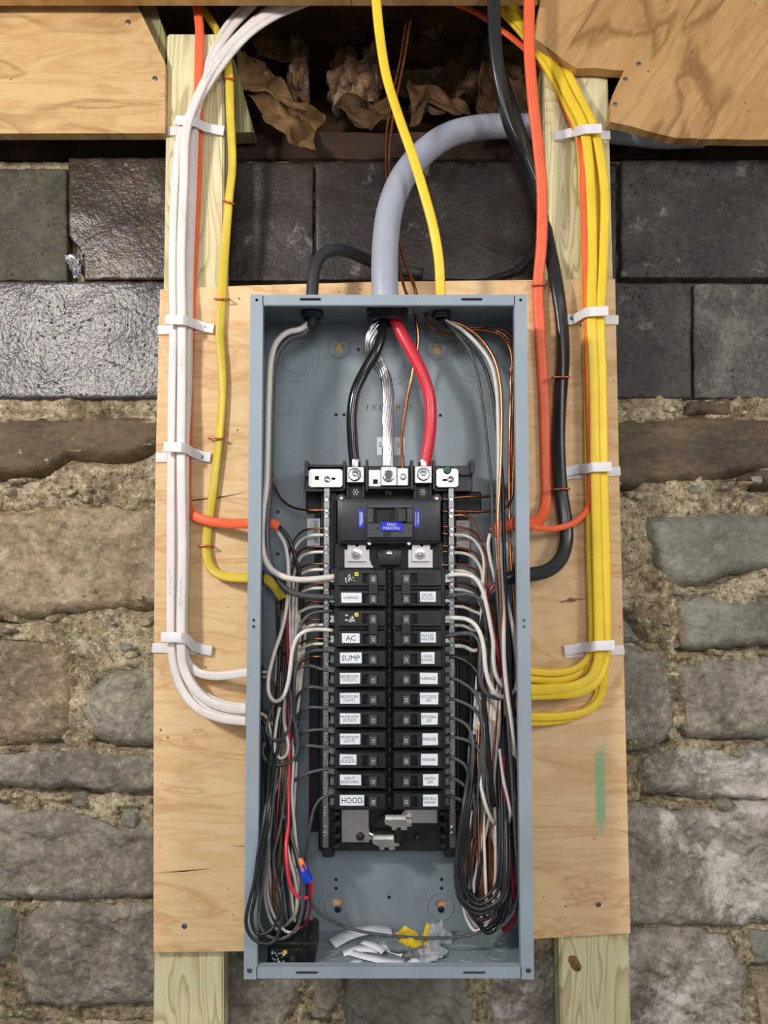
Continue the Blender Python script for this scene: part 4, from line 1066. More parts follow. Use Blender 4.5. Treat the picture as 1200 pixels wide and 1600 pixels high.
# spare breaker lying on the enclosure floor
zf = ZB + TH
sp_ = thing('circuit_breaker', 'spare black breaker lying loose in the lower left corner of the panel', 'circuit breaker', (P(455, 1500, .03).x, .05, zf))
m = MB(); xa, xb = P(418, 1500, .03).x, P(492, 1500, .03).x; zc = zf + .026
m.box((xa, .030, zf + .0002), (xb, .092, zc), .0012)
m.box((xa + .004, .020, zf + .002), (xb - .010, .031, zc - .003), .001)
m.box((xb - .018, .045, zc - .002), (xb - .012, .088, zc + .004), .0008); m.box((xb - .008, .035, zc - .002), (xb - .002, .088, zc + .005), .0008)
O('body', m, 'black_plastic', sp_, smooth=True)
m = MB(); m.box((xa + .030, .010, zf + .007), (xa + .038, .021, zf + .019), .0008); O('toggle_handle', m, 'satin_black_plastic', sp_)
m = MB()
for k in range(22):
    x = xa + .006 + R.uniform(0, .017); z = zc - .005 - R.uniform(.001, .016); m.box((x, .0196, z), (x + R.uniform(.001, .003), .0201, z + R.uniform(.0008, .002)))
O('printed_marking', m, 'print_white', sp_, kind='stuff')
m = MB(); m.box((xa + .021, .0195, zc - .0085), (xa + .0262, .0201, zc - .004)); O('yellow_mark', m, 'label_yellow', sp_)

# ------------------------------------------------------------------ wires inside the panel
def wire(label, s, ys, r, mat, group=None, name='wire', cat='wire', flat=None, power=2.0, n=None, ends=None, wdir=None, twist=0):
    pts = parse(s, ys); path = spline(pts, .005)
    m = MB(); ra = SZ(r, .05)
    if flat: m.tube(path, ra, SZ(flat, .05), n=n or 12, power=power, wdir=wdir, twist=twist)
    else: m.tube(path, ra, n=n or 8)
    return O(name, m, mat, smooth='all' if not flat else True, origin=path[-1], label=label, cat=cat, group=group)
BL, WH, GY, CU, AC_, RD, DR = 'wire_black', 'wire_white', 'wire_grey', 'bare_copper', 'aged_copper', 'wire_red', 'wire_dark_red'
# service conductors
wire('thick glossy black service conductor curving down to the left main lug', '597,498,.058 596,520,.055 588,548,.052 570,580,.052 556,610,.05 550,645,.05 551,690,.052 555,732,.054', (.05,), 8.6, 'wire_black_gloss', n=14, name='service_conductor')
wire('thick red service conductor curving down to the right main lug', '617,498,.058 624,515,.055 640,545,.052 658,580,.05 670,615,.05 673,650,.05 670,690,.052 662,732,.054', (.05,), 9.6, RD, n=14, name='service_conductor')
pts = parse('596,502,.06 586,518,.058 579,540,.06 588,565,.070 600,585,.075 606,610,.07 606,650,.064 606,690,.058 606,732,.054'); path = spline(pts, .004)
m = MB(); L = 0
for k in range(11):
    a0 = 2 * math.pi * k / 11; q = []
    for i, p in enumerate(path):
        T = (path[min(i + 1, len(path) - 1)] - path[max(i - 1, 0)]).normalized(); W_ = T.cross(Vector((0, -1, 0))).normalized(); N_ = T.cross(W_)
        fr = i / len(path); rr = SZ(7.2, .06) * (1.25 if fr < .3 else 1.0)
        a = a0 + i * .075
        q.append(p + W_ * math.cos(a) * rr + N_ * math.sin(a) * rr * .8)
    m.tube(q, SZ(2.3, .06), n=6)
m.tube(path, SZ(5.2, .06), n=8)
O('neutral_conductor', m, 'bare_aluminium', smooth='all', label='bare twisted aluminium neutral conductor hanging to the centre lug', cat='wire')
for px, nm in ((555, 'black'), (662, 'red')):
    m = MB(); m.tube(spline(parse('%d,718,.053 %d,727,.052 %d,736,.053' % (px, px, px)), .002), SZ(8.5, .05), n=12)
    O('conductor_end', m, 'bare_aluminium', smooth='all', label='shiny stripped end of the %s service conductor above its main lug' % nm, cat='wire end')
wire('single bare copper ground wire hanging beside the red service conductor', '645,478,.075 651,505,.075 653,535,.078 645,580,.082 636,625,.08 628,680,.07 630,736,.05', (.06,), 2.6, CU, name='ground_wire')
# garage feeder (left)
wire('thick white wire from the top left bushing sweeping down to the GARAGE breaker', '484,503 470,514 448,520 432,535 424,560 420,620 418,700 416,760 411,800 409,840 412,868 422,888 440,900 462,905.5 490,905 526,901', (.058, .05, .045, .04, .03, .03, .025, .03, .048), 4.8, WH, n=10)
wire('thick grey-black wire sweeping beside the white one to the GARAGE breaker', '486,505 474,522 452,530 436,548 428,575 424,640 423,720 420,780 417,830 420,872 432,902 446,920 463,928 490,932 526,934', (.06, .06, .055, .05, .045, .04, .038, .042, .05), 4.8, GY, n=10)
wire('short torn black jacket of the cable under the top left bushing', '490,490 489,500 484,512', (.058, .06), 10, 'cable_black_matte', name='cable_jacket', cat='cable jacket', n=10)
wire('thin bare copper ground looping from the top left down to the left neutral bar', '474,516 452,522 436,545 428,590 424,650 424,720 428,755 440,780 458,793 480,797 512,797', (.085, .1, .1, .1, .08, .06), 2.0, AC_)
# orange stub and its wires
wire('white wire out of the orange cable making a long U loop to the AC breaker', '433,831 444,848 449,872 450,910 448,945 440,985 428,1022 420,1055 419,1078 424,1092 432,1096 442,1089 450,1068 454,1040 458,1012 466,994 478,986 494,983.5 520,985', (.07, .06, .055, .05, .04, .035, .03, .028, .03, .045), 3.1, WH)
wire('black wire out of the orange cable dropping behind the breaker feeds', '436,823 448,836 457,856 464,882 469,903 472,940 473,985 472,1030 466,1100 458,1200', (.07, .07, .075, .085, .08), 3.2, BL)
# left neutral bar
for i, (yc, yw, x1, y1) in enumerate(((825.5, 836, 452, 880), (854, 862.5, 458, 905), (881, 890, 463, 920), (911, 919, 470, 945), (940, 947.5, 466, 965), (968, 976.5, 474, 985), (998, 1006, 468, 1025))):
    wire('bare copper ground arching into the left neutral bar, %s' % ('first', 'second', 'third', 'fourth', 'fifth', 'sixth', 'seventh')[i] + ' of seven from the top', '512,%g 484,%g 468,%g %g,%g %g,%g 452,%g' % (yc, yc + 1, yc + 8, x1, y1 - 18, x1 - 4, y1 + 30, y1 + 180), (.062, .078, .085, .085), 1.7, AC_, 'copper grounds on the left neutral bar')
    wire('white neutral arching into the left neutral bar, %s' % ('first', 'second', 'third', 'fourth', 'fifth', 'sixth', 'seventh')[i] + ' of seven from the top', '512,%g 486,%g 470,%g %g,%g %g,%g 455,%g' % (yw, yw + 1, yw + 8, x1 + 2, y1 - 8, x1, y1 + 40, y1 + 210), (.062, .075, .082, .08), 2.5, 'wire_cream' if i == 6 else WH, 'white neutrals on the left neutral bar')
wire('bright bare copper ground curving into the left neutral bar below the white neutrals', '512,1026.5 492,1026 480,1029 471,1035 462,1060 458,1120', (.062, .075, .09), 1.8, CU)
# black feeds of the left breakers
feeds = [('AC', '522,955 500,955.5 484,960 473,971 466,990 462,1020 458,1080 455,1160', 2.6), ('SUMP', '522,1018 500,1016 484,1018 472,1027 463,1042 460,1070 460,1120 462,1180', 2.6),
 ('BEDROOM OUTLETS', '522,1049 500,1045 484,1040 468,1043 457,1053 453,1075 455,1110 463,1140 465,1170 458,1187 440,1195 425,1194 413,1184 410,1172 414,1160', 2.7),
 ('BEDROOM LIGHTS', '522,1077 505,1076 488,1073 474,1078 465,1088 461,1105 458,1180 452,1290', 2.5), ('MUDROOM OUTLETS', '522,1107 505,1106 488,1105 474,1109 464,1120 460,1140 455,1240', 2.5),
 ('MUDROOM LIGHTS', '522,1141 500,1140 482,1142 470,1147 463,1157 456,1190 446,1300', 2.6), ('LIVING OUTLETS', '522,1168 500,1167 482,1165 469,1169 460,1178 452,1210 444,1320', 2.6),
 ('LIGHTS BASE/LIVING', '522,1201 502,1203 482,1208 464,1217 452,1227 446,1242 441,1290 436,1380', 2.7)]
for i, (nm, s, r) in enumerate(feeds): wire('dark feed wire curving from the %s breaker into the left wire bundle' % nm, s, (.055, .05, .048 if i < 3 else .06, .045 if i < 3 else .07, .04 if i == 2 else .07), r, GY, 'breaker feeds on the left')
wire('long black wire from the HOOD breaker sweeping across the panel bottom', '524,1241 508,1244 498,1251 490,1266 484,1295 480,1325 477,1352 479,1385 486,1410 498,1425 520,1440 555,1453 600,1461 650,1465 700,1465 735,1461 752,1455', (.052, .05, .05, .06, .06, .055, .045, .04, .04), 2.3, GY)
wire('white neutral dropping straight down beside the black HOOD wire loop', '458,1150 458,1200 456,1240 460,1290 464,1330 470,1365', (.07, .05, .05), 2.5, WH)
ORD = ['', 'first', 'second', 'third', 'fourth', 'fifth', 'sixth', 'seventh', 'eighth', 'ninth']; CNT = {}
# hanging loops, left gutter
LG = 'wires hanging in the left gutter loops'
loops = [
 ('black', '430,1140 421,1190 418,1240 411,1290 404,1330 397,1380 388,1415 384,1440 390,1460 402,1471 417,1475 430,1469 437,1450 441,1425 438,1395 431,1360 428,1310 430,1250', 2.9, BL),
 ('black', '436,1150 426,1210 420,1260 412,1310 405,1350 399,1400 393,1430 396,1452 404,1460 416,1458 428,1448 437,1425 440,1390 444,1330 446,1260', 2.9, BL),
 ('black', '440,1150 430,1220 424,1280 418,1330 411,1380 405,1420 405,1440 412,1457 425,1465 440,1467 455,1459 466,1445 472,1420 472,1385 468,1350 458,1315 448,1280 444,1230', 2.6, GY),
 ('black', '446,1220 438,1290 427,1340 432,1375 440,1405 442,1430 437,1455 430,1466', 2.4, GY),
 ('black', '452,1290 460,1330 469,1365 471,1400 469,1430 460,1448 448,1460', 2.5, BL),
 ('white', '432,1180 424,1250 419,1320 415,1370 414,1400 420,1430 432,1452 445,1461 455,1462', 2.7, WH),
 ('white', '440,1200 424,1260 420,1330 418,1390 422,1415 432,1438 446,1455 460,1456 468,1440 470,1400 466,1370 458,1340', 2.5, WH),
 ('white', '444,1210 446,1290 450,1330 460,1370 464,1400 462,1425 452,1440 442,1447 434,1440', 3.0, WH),
 ('white', '420,1220 422,1280 420,1340 424,1390 430,1430 440,1448', 2.4, WH),
 ('copper', '440,1180 434,1260 428,1340 426,1400 432,1430 444,1440 456,1436', 1.8, AC_),
 ('copper', '446,1180 442,1260 436,1340 430,1390 436,1425 448,1444 458,1446', 1.8, CU),
 ('copper', '450,1200 448,1260 452,1300 462,1340 470,1385', 1.8, AC_)]
for i, (c_, s, r, mt) in enumerate(loops):
    ex, ey = (float(v) for v in s.split()[-1].split(','))
    if ey < 1360: s += ' %g,%g' % (ex + 5, ey - 150)
    ex, ey = (float(v) for v in s.split()[0].split(',')); s = '%g,%g ' % (ex + 8, ey - 130) + s
    dd = (-.014, -.010, -.007, .01, .02)[i] if c_ == 'black' else R.uniform(.03, .06)
    CNT[c_ + 'L'] = CNT.get(c_ + 'L', 0) + 1
    wire('%s wire in the left gutter loops, %s of the %s ones from the outside' % (c_, ORD[CNT[c_ + 'L']], c_), s, (.085, dd + .012, dd, dd, dd + .012, .088), r * .92, mt, '%s %s' % (c_, LG))
for i in range(15):
    c_, mt, r = (('black', BL, 2.5), ('white', WH, 2.4), ('copper', AC_, 1.7), ('black', GY, 2.4))[i % 4]
    x0 = R.uniform(424, 458); xm = x0 + R.uniform(-6, 6); xb = R.uniform(416, 462)
    wire('%s wire running straight down the left gutter behind the loops' % c_, '%g,%g %g,1040 %g,1150 %g,1260 %g,1370 %g,1440' % (x0 + R.uniform(0, 18), R.uniform(880, 960), x0 + 6, xm, x0 + R.uniform(-4, 4), xb, xb + 8), (.1, .095, .085, .08, .07), r, mt, '%s runs in the left gutter' % c_)
wire('red wire dropping in the left gutter and turning up into the wire nut', '446,900,.09 448,960,.085 450,1040,.075 452,1150,.06 451,1230,.045 450,1290,.03 447,1325,.015 449,1355,.008 454,1382,.006 463,1399,.006 474,1404,.008 484,1400,.01 487,1388,.004 484,1372,-.004', (.05,), 3.0, RD)
wire('dark red wire looping under the wire nut', '482,1372 485,1400 484,1425 478,1442 466,1453', (-.004, .04), 1.8, DR)
wire('dark wire leaving the wire nut downwards', '480,1372 479,1400 476,1425 470,1445', (-.004, .04), 1.8, BL)
wire('dark wire making a small hoop in the upper left gutter', '428,1100 417,1130 416,1142 422,1152 431,1157 442,1153 450,1142 454,1125 455,1100 453,1070', (.05, .04, .04, .05), 2.5, GY)
wire('white wire making a narrow hairpin in the left gutter', '437,1105 432,1130 429,1160 431,1178 438,1185 446,1181 450,1170 448,1150 444,1128 445,1090', (.06, .05, .05, .06), 2.7, WH)
wire('thick red wire seen deep between the left gutter wires', '452,880 449,930 448,980 451,1060 452,1140', (.085, .075, .07), 3.2, DR)
# wires fanning out of the lower left connector
for i, (s, mt, r, c_) in enumerate((('400,1118 412,1126 418,1150 421,1200', BL, 2.6, 'black'), ('400,1112 414,1118 422,1140 424,1190', WH, 2.2, 'white'), ('400,1116 416,1122 424,1135 430,1170', AC_, 1.8, 'copper'), ('402,1122 410,1140 416,1170 420,1240', BL, 2.6, 'black'), ('402,1124 408,1150 414,1200 416,1260', BL, 2.6, 'black'), ('406,1054 420,1054 428,1066 430,1110', AC_, 1.7, 'copper'), ('404,1110 420,1112 430,1130 434,1180', BL, 2.4, 'black'))):
    wire('%s wire fanning out of a left wall connector' % c_, s, (.06, .06, .06, .07), r, mt, '%s wires fanning from the left connectors' % c_)
wire('white cable jacket end poking through the left wall above the wire tangle', '396,1054 408,1054 419,1054', (.072,), 6, WH, flat=3.5, name='cable_jacket', cat='cable jacket')
# orange and blue wire connector
wn = thing('wire_nut', 'orange and blue twist-on wire connector hanging in the left gutter', 'wire connector', P(474, 1375, .045))
a, b = P(469, 1342, -.014), P(481, 1375, -.006); d = (b - a).normalized(); L = (b - a).length
m = MB(); r = SZ(5, .045); m.lathe(a, d, [(r * .45, 0), (r * .75, .002), (r * 1.0, L * .55), (r * 1.05, L * .62)], 16); O('cap', m, 'nut_orange', wn, smooth=True)
m = MB(); m.lathe(a, d, [(r * 1.1, L * .50), (r * 1.3, L * .60), (r * 1.5, L), (r * 1.2, L)], 16)
for k in range(4):
    an = k * math.pi / 2 + .3; u = d.orthogonal().normalized(); v_ = d.cross(u); e = u * math.cos(an) + v_ * math.sin(an)
    m.tube([a + d * L * .2 + e * r * .9, a + d * L * .4 + e * r * 1.05, a + d * L * .6 + e * r * 1.2], .0013, n=6)
O('skirt', m, 'nut_blue', wn, smooth=True)

# right side: wires from the top right bushing
wire('thin black wire slanting from the top right bushing straight down the right gutter', '693,500 712,520 733,548 746,585 755,640 762,700 768,760 770,820 774,890 780,970 787,1050 794,1130 800,1220 806,1320 810,1385 800,1430 782,1448 765,1455', (.06, .06, .05, .045, .04, .03, .025, .03, .04), 2.4, GY)
wire('thick white wire from the top right bushing running down the right gutter', '695,500 720,514 748,540 766,566 775,600 779,680 779,770 779,830 783,900 787,960 788,1030 793,1085 799,1130 804,1180 808,1225 806,1255 803,1275', (.06, .06, .05, .045, .035, .03, .03, .04, .05), 3.4, WH)
wire('black wire beside the thick white one from the top right bushing', '694,502 716,520 740,545 758,575 770,620 778,680 785,750 787,830 789,900 792,970 796,1060 801,1140 806,1220 810,1300 812,1370 806,1420 796,1446', (.06, .06, .055, .05, .04, .035, .035, .04, .05), 2.9, BL)
wire('bright bare copper running down in front of the white wire in the right gutter', '697,500 722,508 752,530 772,560 782,600 784,680 781,760 778,810 779,870 782,930 784,990 787,1050 790,1120', (.062, .06, .05, .04, .028, .026, .035, .045), 2.5, CU)
wire('bare copper hugging the right wall and turning to the right neutral bar', '664,490 672,510 690,522 715,522 740,516 770,514 792,518 803,532 805,570 804,660 802,740 799,780 786,795 760,799 706,798.5', (.07, .085, .09, .09, .08, .075, .065), 2.5, AC_)
wire('second bare copper from the top turning to the right neutral bar', '668,488 690,508 720,515 755,516 782,524 797,545 801,600 800,690 797,750 786,770 760,776 735,776 706,778', (.07, .085, .085, .08, .085, .075, .062), 2.5, AC_)
wire('bare copper running down against the right wall', '720,512,.09 765,514,.092 794,530,.092 798,600,.09 796,700,.085 796,780,.08 797,850,.075 801,910,.07 804,960,.066 806,1040,.062 806,1110,.07', (.08,), 2.2, CU)
# right neutral bar
for i, (yc, yw, x1, y1) in enumerate(((823, 835.5, 754, 880), (855, 863.5, 752, 905), (881, 891.5, 757, 935), (909.5, 921, 750, 955), (939, 947.5, 752, 975), (968, 977, 748, 1000), (998, 1009, 750, 1030))):
    od = ('first', 'second', 'third', 'fourth', 'fifth', 'sixth', 'seventh')[i] + ' of seven from the top'
    wire('bare copper ground bending into the right neutral bar, ' + od, '704,%g 726,%g 742,%g %g,%g %g,%g 760,%g' % (yc, yc + 2, yc + 9, x1 + 2, y1 - 22, x1 + 6, y1 + 20, y1 + 230), (.062, .078, .085, .08), 1.8, CU if i < 3 else AC_, 'copper grounds on the right neutral bar')
    wire('white neutral bending into the right neutral bar, ' + od, '704,%g 724,%g 740,%g %g,%g %g,%g %g,%g' % (yw, yw + 1, yw + 8, x1, y1 - 14, x1 + 1, y1 + 40, x1 - 10, y1 + 200), (.062, .072, .075, .07), 3.2 if i == 6 else 2.6, WH, 'white neutrals on the right neutral bar')
wire('fine bare copper bending from the right neutral bar above the white neutrals', '704,805.5 724,805 738,811 748,830 754,856 757,890', (.062, .075, .08), 1.8, CU)
for py in (1026, 1264, 1275):
    wire('short bare copper reaching the right neutral bar beside the %s breaker' % {1026: 'OVEN RANGE', 1264: 'MICRO WAVE'}.get(py, 'bus stabs, lowest'), '698,%g 716,%g 732,%g 742,%g' % (py - 1, py, py + 2, py + 14), (.065, .08), 1.7, AC_)
for py in (780, 799, 823, 834, 853, 862, 883):
    wire('copper wire end showing past the neutral bar beside the main breaker', '690,%g 697,%g 704,%g' % (py - 1, py, py), (.066,), 1.3, 'bare_copper', 'copper ends past the right neutral bar')
# breaker feeds, right
wire('white feed wire of the DRYER OUTLET breaker sweeping to the right gutter', '690,903 702,899 722,897.5 740,902 752,918 760,945 767,980 771,1005 771,1030 775,1055 784,1070 792,1076', (.05, .05, .045, .04, .04, .05), 3.5, WH)
wire('black feed wire of the DRYER OUTLET breaker', '690,934 712,930 734,929 749,936 756,952 760,985 762,1050', (.05, .045, .05, .07), 3.5, GY)
wire('white feed wire of the WATER HEATER breaker looping low into the right gutter', '690,966 712,965.5 730,968 743,977 752,995 756,1015 758,1040 763,1063 772,1081 784,1089 794,1089', (.05, .05, .04, .035, .035, .05), 3.6, WH)
wire('black feed wire of the WATER HEATER breaker looping beside the white one', '690,996 712,991 734,990 746,997 751,1012 750,1035 750,1060 756,1078 768,1089 782,1091', (.05, .05, .04, .038, .045), 3.6, GY)
for nm, s, r, mt in (('OVEN RANGE', '694,1026 708,1026 724,1031 738,1041 747,1054 753,1075 758,1110 764,1180 772,1260', 3.5, 'wire_black_gloss'), ('FURNACE', '696,1057 710,1061 726,1069 739,1079 747,1092 751,1110 756,1180 764,1260', 2.8, GY), ('OUTSIDE GFI', '698,1090 716,1095 734,1103 746,1114 752,1128 754,1150 750,1200 742,1280', 2.8, GY),
                     ('KITCHEN GFI', '698,1121 714,1124 728,1132 736,1145 739,1162 738,1200 730,1270', 2.8, GY), ('FRIDGE', '698,1151 716,1153 732,1158 744,1166 751,1176 755,1200 752,1290', 2.8, GY), ('WASHER', '698,1182 712,1186 724,1193 730,1202 732,1220 728,1260 720,1310', 2.8, GY),
                     ('BATH GFI', '698,1213 712,1218 724,1226 734,1236 740,1255 742,1310', 2.8, GY), ('MICRO WAVE', '696,1242 710,1246 724,1252 736,1260 743,1271 746,1290 745,1330 744,1370 748,1405 757,1425 772,1433 788,1430 800,1418 808,1400 811,1380 809,1340 805,1290 800,1220', 2.8, GY)):
    wire('dark feed wire bending from the %s breaker into the right wire bundle' % nm, s, (.055, .052, .05, .045, .04, .045), r, mt, 'breaker feeds on the right')
# right jackets
wire('torn black jacket end of the thick cable inside the right wall', '822,897 808,899 794,903 784,908', (.06,), 10, 'cable_black', name='cable_jacket', cat='cable jacket', n=12)
wire('dark red wire leaving the torn black jacket in the right gutter', '782,908 768,920 763,940 768,975 775,1005 780,1030 781,1050 777,1064', (.06, .06, .055, .06), 4.6, DR)
wire('black wire bending down out of the torn black jacket', '784,912 772,924 764,938 756,962 750,1010 748,1080', (.055, .06, .07), 4.2, BL)
wire('white wire curling out of the orange cable end in the right gutter', '766,834 763,848 765,868 770,890 776,910 786,935 792,960', (.062, .06, .055), 3.0, WH)
wire('white wire bowing along the right wall of the right gutter', '774,838 774,860 780,890 790,930 800,975 806,1020 808,1060 805,1078 796,1086', (.065, .06, .05, .06), 3.4, WH)
wire('black wire beside the orange cable end in the right gutter', '770,834 768,850 770,880 778,920 784,990 790,1080', (.066, .07, .07), 2.8, BL)
# hanging loops, right gutter
RG = 'wires hanging in the right gutter loops'
def hoop(x0, ytop, xl, yb, xr, ytop2):
    xm = (xl + xr) / 2
    return '%g,%g,.095 %g,%g,.085 %g,%g %g,%g %g,%g %g,%g %g,%g %g,%g %g,%g %g,%g,.085 %g,%g,.095' % (x0 + 6, ytop - 190, x0, ytop - 70, xl + 12, (ytop + yb) / 2 - 40, xl + 2, (ytop + yb) / 2 + 30, xl, yb - 60, xl + 6, yb - 22, xm - 4, yb, xr - 8, yb - 18, xr, yb - 60, xr - 2, ytop2 - 60, xr + 4, ytop2 - 170)
rl = [('black', hoop(746, 1180, 712, 1421, 791, 1230), 3.4, BL), ('black', hoop(742, 1200, 713, 1428, 788, 1200), 3.4, BL), ('black', hoop(748, 1190, 719, 1414, 784, 1180), 3.0, BL), ('black', hoop(752, 1210, 722, 1406, 780, 1190), 2.6, BL),
      ('black', hoop(736, 1180, 716, 1424, 795, 1240), 3.0, GY), ('black', hoop(744, 1300, 724, 1438, 786, 1280), 3.0, BL), ('black', hoop(752, 1290, 740, 1457, 792, 1280), 4.0, 'wire_black_gloss'), ('black', hoop(756, 1290, 734, 1452, 788, 1250), 3.4, 'wire_black_gloss'),
      ('white', hoop(740, 1260, 726, 1448, 776, 1250), 3.0, WH), ('white', hoop(748, 1240, 740, 1440, 782, 1240), 2.8, WH), ('white', hoop(756, 1200, 748, 1446, 790, 1270), 2.8, WH), ('white', hoop(738, 1310, 722, 1455, 772, 1300), 2.6, WH),
      ('copper', hoop(750, 1180, 738, 1436, 784, 1240), 2.0, CU), ('copper', hoop(752, 1180, 742, 1442, 780, 1200), 2.0, CU), ('copper', hoop(754, 1200, 736, 1432, 778, 1220), 2.0, AC_), ('copper', hoop(760, 1200, 726, 1446, 788, 1260), 1.8, AC_), ('copper', hoop(750, 1210, 746, 1444, 794, 1300), 2.0, CU)]
for i, (c_, s, r, mt) in enumerate(rl):
    dd = (.014 + .004 * i) if c_ == 'black' else R.uniform(.04, .07)
    CNT[c_ + 'R'] = CNT.get(c_ + 'R', 0) + 1
    wire('%s hoop hanging in the right gutter, %s of the %s ones from the front' % (c_, ORD[CNT[c_ + 'R']], c_), s, (dd + .012, dd + .004, dd, dd, dd + .012), r * .92, mt, '%s %s' % (c_, RG))
wire('white wire swinging out in front of the right gutter wires', '758,1118 756,1150 752,1180 750,1205 753,1235 760,1262 768,1280 772,1287', (.06, .045, .04, .05), 3.0, WH)
wire('red wire hanging down the right side of the right gutter loops', '786,1180 789,1250 793,1310 799,1360 804,1405 804,1432 796,1448 786,1453', (.06, .045, .045, .055), 3.8, DR)
wire('white wire ending loose near the right wall', '780,1170 787,1220 794,1250 797,1268 795,1285', (.055, .05), 2.8, WH)
for i in range(34):
    c_, mt, r = (('black', BL, 2.8), ('copper', CU, 1.9), ('white', WH, 2.6), ('copper', AC_, 2.0), ('copper', CU, 2.0), ('white', WH, 2.4), ('black', GY, 2.8))[i % 7]
    if c_ == 'black': x0 = R.uniform(782, 806); xb = R.uniform(774, 800); yy = (.1, .095, .085, .075, .065)
    else:
        x0 = R.uniform(750, 782); xb = R.uniform(746, 780); d_ = R.uniform(.04, .062); yy = (.095, .085, d_ + .01, d_, d_)
    xm = x0 + R.uniform(-8, 3)
    wire('%s wire running straight down the right gutter behind the loops' % c_, '%g,%g %g,1060 %g,1150 %g,1260 %g,1370 %g,1440' % (x0 + R.uniform(-4, 6), R.uniform(900, 1010), x0 + 2, xm, (xm + xb) / 2 + R.uniform(-6, 6), xb, (xb + 766) / 2), yy, r, mt, '%s runs in the right gutter' % c_)

# ------------------------------------------------------------------ cables outside the panel
def cable(label, s, ys, r, flat, mat, group=None, twist=0.0, power=2.6):
    pts = parse(s, ys); path = spline(pts, .008); m = MB()
    m.tube(path, SZ(r, .11), SZ(flat, .11), n=16, power=power, twist=twist)
    return O('cable', m, mat, smooth='all', origin=path[-1], label=label, cat='cable', group=group)
GW = 'white cables in the left bundle'
YD = (.13, .13, .125, .118, .108, .106, .106, .106, .106, .106, .106, .106, .10, .08)
cable('front left white flat cable, lowest of the four bending into the panel', '482,3,.137 432,24,.132 389,53,.126 350,97,.118 313,152,.110 284,205,.104 275,270,.108 270,400,.108 271,508,.104 269,600,.104 268,712,.102 267,860,.104 268,1012,.102 273,1045,.104 285,1078,.102 307,1105,.095 340,1121,.085 392,1128,.060', (.1,), 6.6, 3.4, 'cable_white', GW)
cable('front right white flat cable of the bundle, bending to the galvanized connector', '462,1,.135 412,26,.128 370,59,.122 332,107,.113 305,160,.104 291,205,.098 287,290,.104 283,400,.104 284,508,.098 284,600,.100 283,712,.096 285,860,.100 283,1012,.096 286,1040,.098 297,1066,.096 320,1092,.090 350,1105,.080 394,1109,.055', (.1,), 7.2, 3.4, 'cable_white', GW)
cable('white flat cable behind the bundle front, bending highest into the left wall', '400,3,.150 362,44,.140 335,88,.130 316,142,.122 302,200,.114 298,290,.118 295,400,.118 293,508,.110 292,600,.112 289,712,.109 289,860,.112 287,1012,.108 292,1033,.110 308,1050,.108 335,1056,.10 398,1050,.072', (.1,), 6.8, 3.4, 'cable_white', GW)
cable('rear white flat cable of the bundle with its edge outwards', '388,2,.155 352,42,.145 328,88,.137 314,142,.130 307,200,.122 303,300,.124 299,400,.124 297,508,.116 296,600,.116 291,712,.114 291,860,.117 290,1012,.114 294,1042,.116 308,1074,.112 345,1097,.095 396,1104,.066', (.1,), 4.5, 3.6, 'cable_white', GW)
cable('thin white cable squeezed between the bundle front pair', '440,2,.142 398,30,.136 358,70,.128 322,122,.120 297,200,.116 280,290,.118 276,400,.118 277,508,.113 276,620,.113 275,712,.111 274,860,.113 276,1012,.110 280,1045,.112 292,1078,.108 318,1104,.098 350,1116,.085 394,1119,.066', (.1,), 5.0, 3.0, 'cable_white', GW)
cable('orange flat cable behind the white bundle, turning into the left wall of the panel', '304,-6,.150 309,20,.138 312,50,.131 311,100,.131 310,200,.131 307,300,.131 302,400,.131 297,508,.119 294,600,.119 292,700,.119 291,770,.119 294,795,.118 304,806,.112 325,814,.105 350,818,.095 385,818,.075 415,816,.066 427,819,.066 436,823,.066', (.1,), 7.5, 4, 'cable_orange')
cable('single yellow flat cable left of the panel, held by red and copper staples', '300,2,.18 322,22,.165 345,62,.15 357,110,.132 360,180,.131 363,262,.131 358,310,.131 351,400,.131 347,468,.119 344,520,.119 348,600,.119 343,680,.119 334,760,.119 325,830,.119 323,862,.118 330,888,.115 346,899,.108 385,903,.090 408,902,.080 420,908,.076 432,920,.074 441,936,.073', (.1,), 7.2, 3.6, 'cable_yellow_dull', twist=.35)
GYL = 'yellow cables in the right bundle'
cable('front yellow flat cable of the right bundle, bending to the galvanized connector', '776,2,.16 812,36,.15 838,66,.14 862,98,.130 888,150,.118 912,200,.108 922,290,.112 925,400,.110 924,492,.100 928,600,.102 930,735,.098 933,860,.100 936,1010,.098 935,1032,.100 924,1058,.098 900,1072,.090 860,1077,.078 822,1078,.060', (.1,), 8.2, 3.8, 'cable_yellow', GYL)
cable('outer right yellow flat cable of the bundle', '792,2,.165 826,34,.155 852,64,.145 878,100,.132 904,150,.122 928,202,.112 944,290,.114 943,400,.112 938,492,.102 941,600,.104 943,735,.100 946,860,.102 947,1010,.102 944,1036,.104 932,1064,.100 906,1081,.092 860,1085,.08 822,1086,.064', (.1,), 7.6, 3.8, 'cable_yellow', GYL)
cable('inner left yellow flat cable of the bundle, upper of the pair turning in highest', '768,2,.165 808,44,.155 832,74,.145 856,110,.134 882,160,.124 902,205,.118 910,300,.124 913,400,.122 914,492,.112 917,600,.113 919,735,.110 921,860,.112 924,1010,.108 920,1026,.110 904,1042,.108 872,1051,.100 815,1048,.085', (.1,), 5.6, 3.8, 'cable_yellow', GYL)
cable('rear yellow flat cable turning in just below the highest one', '772,2,.17 815,50,.16 842,84,.148 872,130,.136 905,205,.126 914,300,.131 918,400,.130 919,492,.119 922,600,.119 924,735,.117 926,860,.118 928,1010,.117 924,1034,.118 902,1054,.114 870,1063,.104 815,1059,.09', (.1,), 5.6, 3.4, 'cable_yellow', GYL)
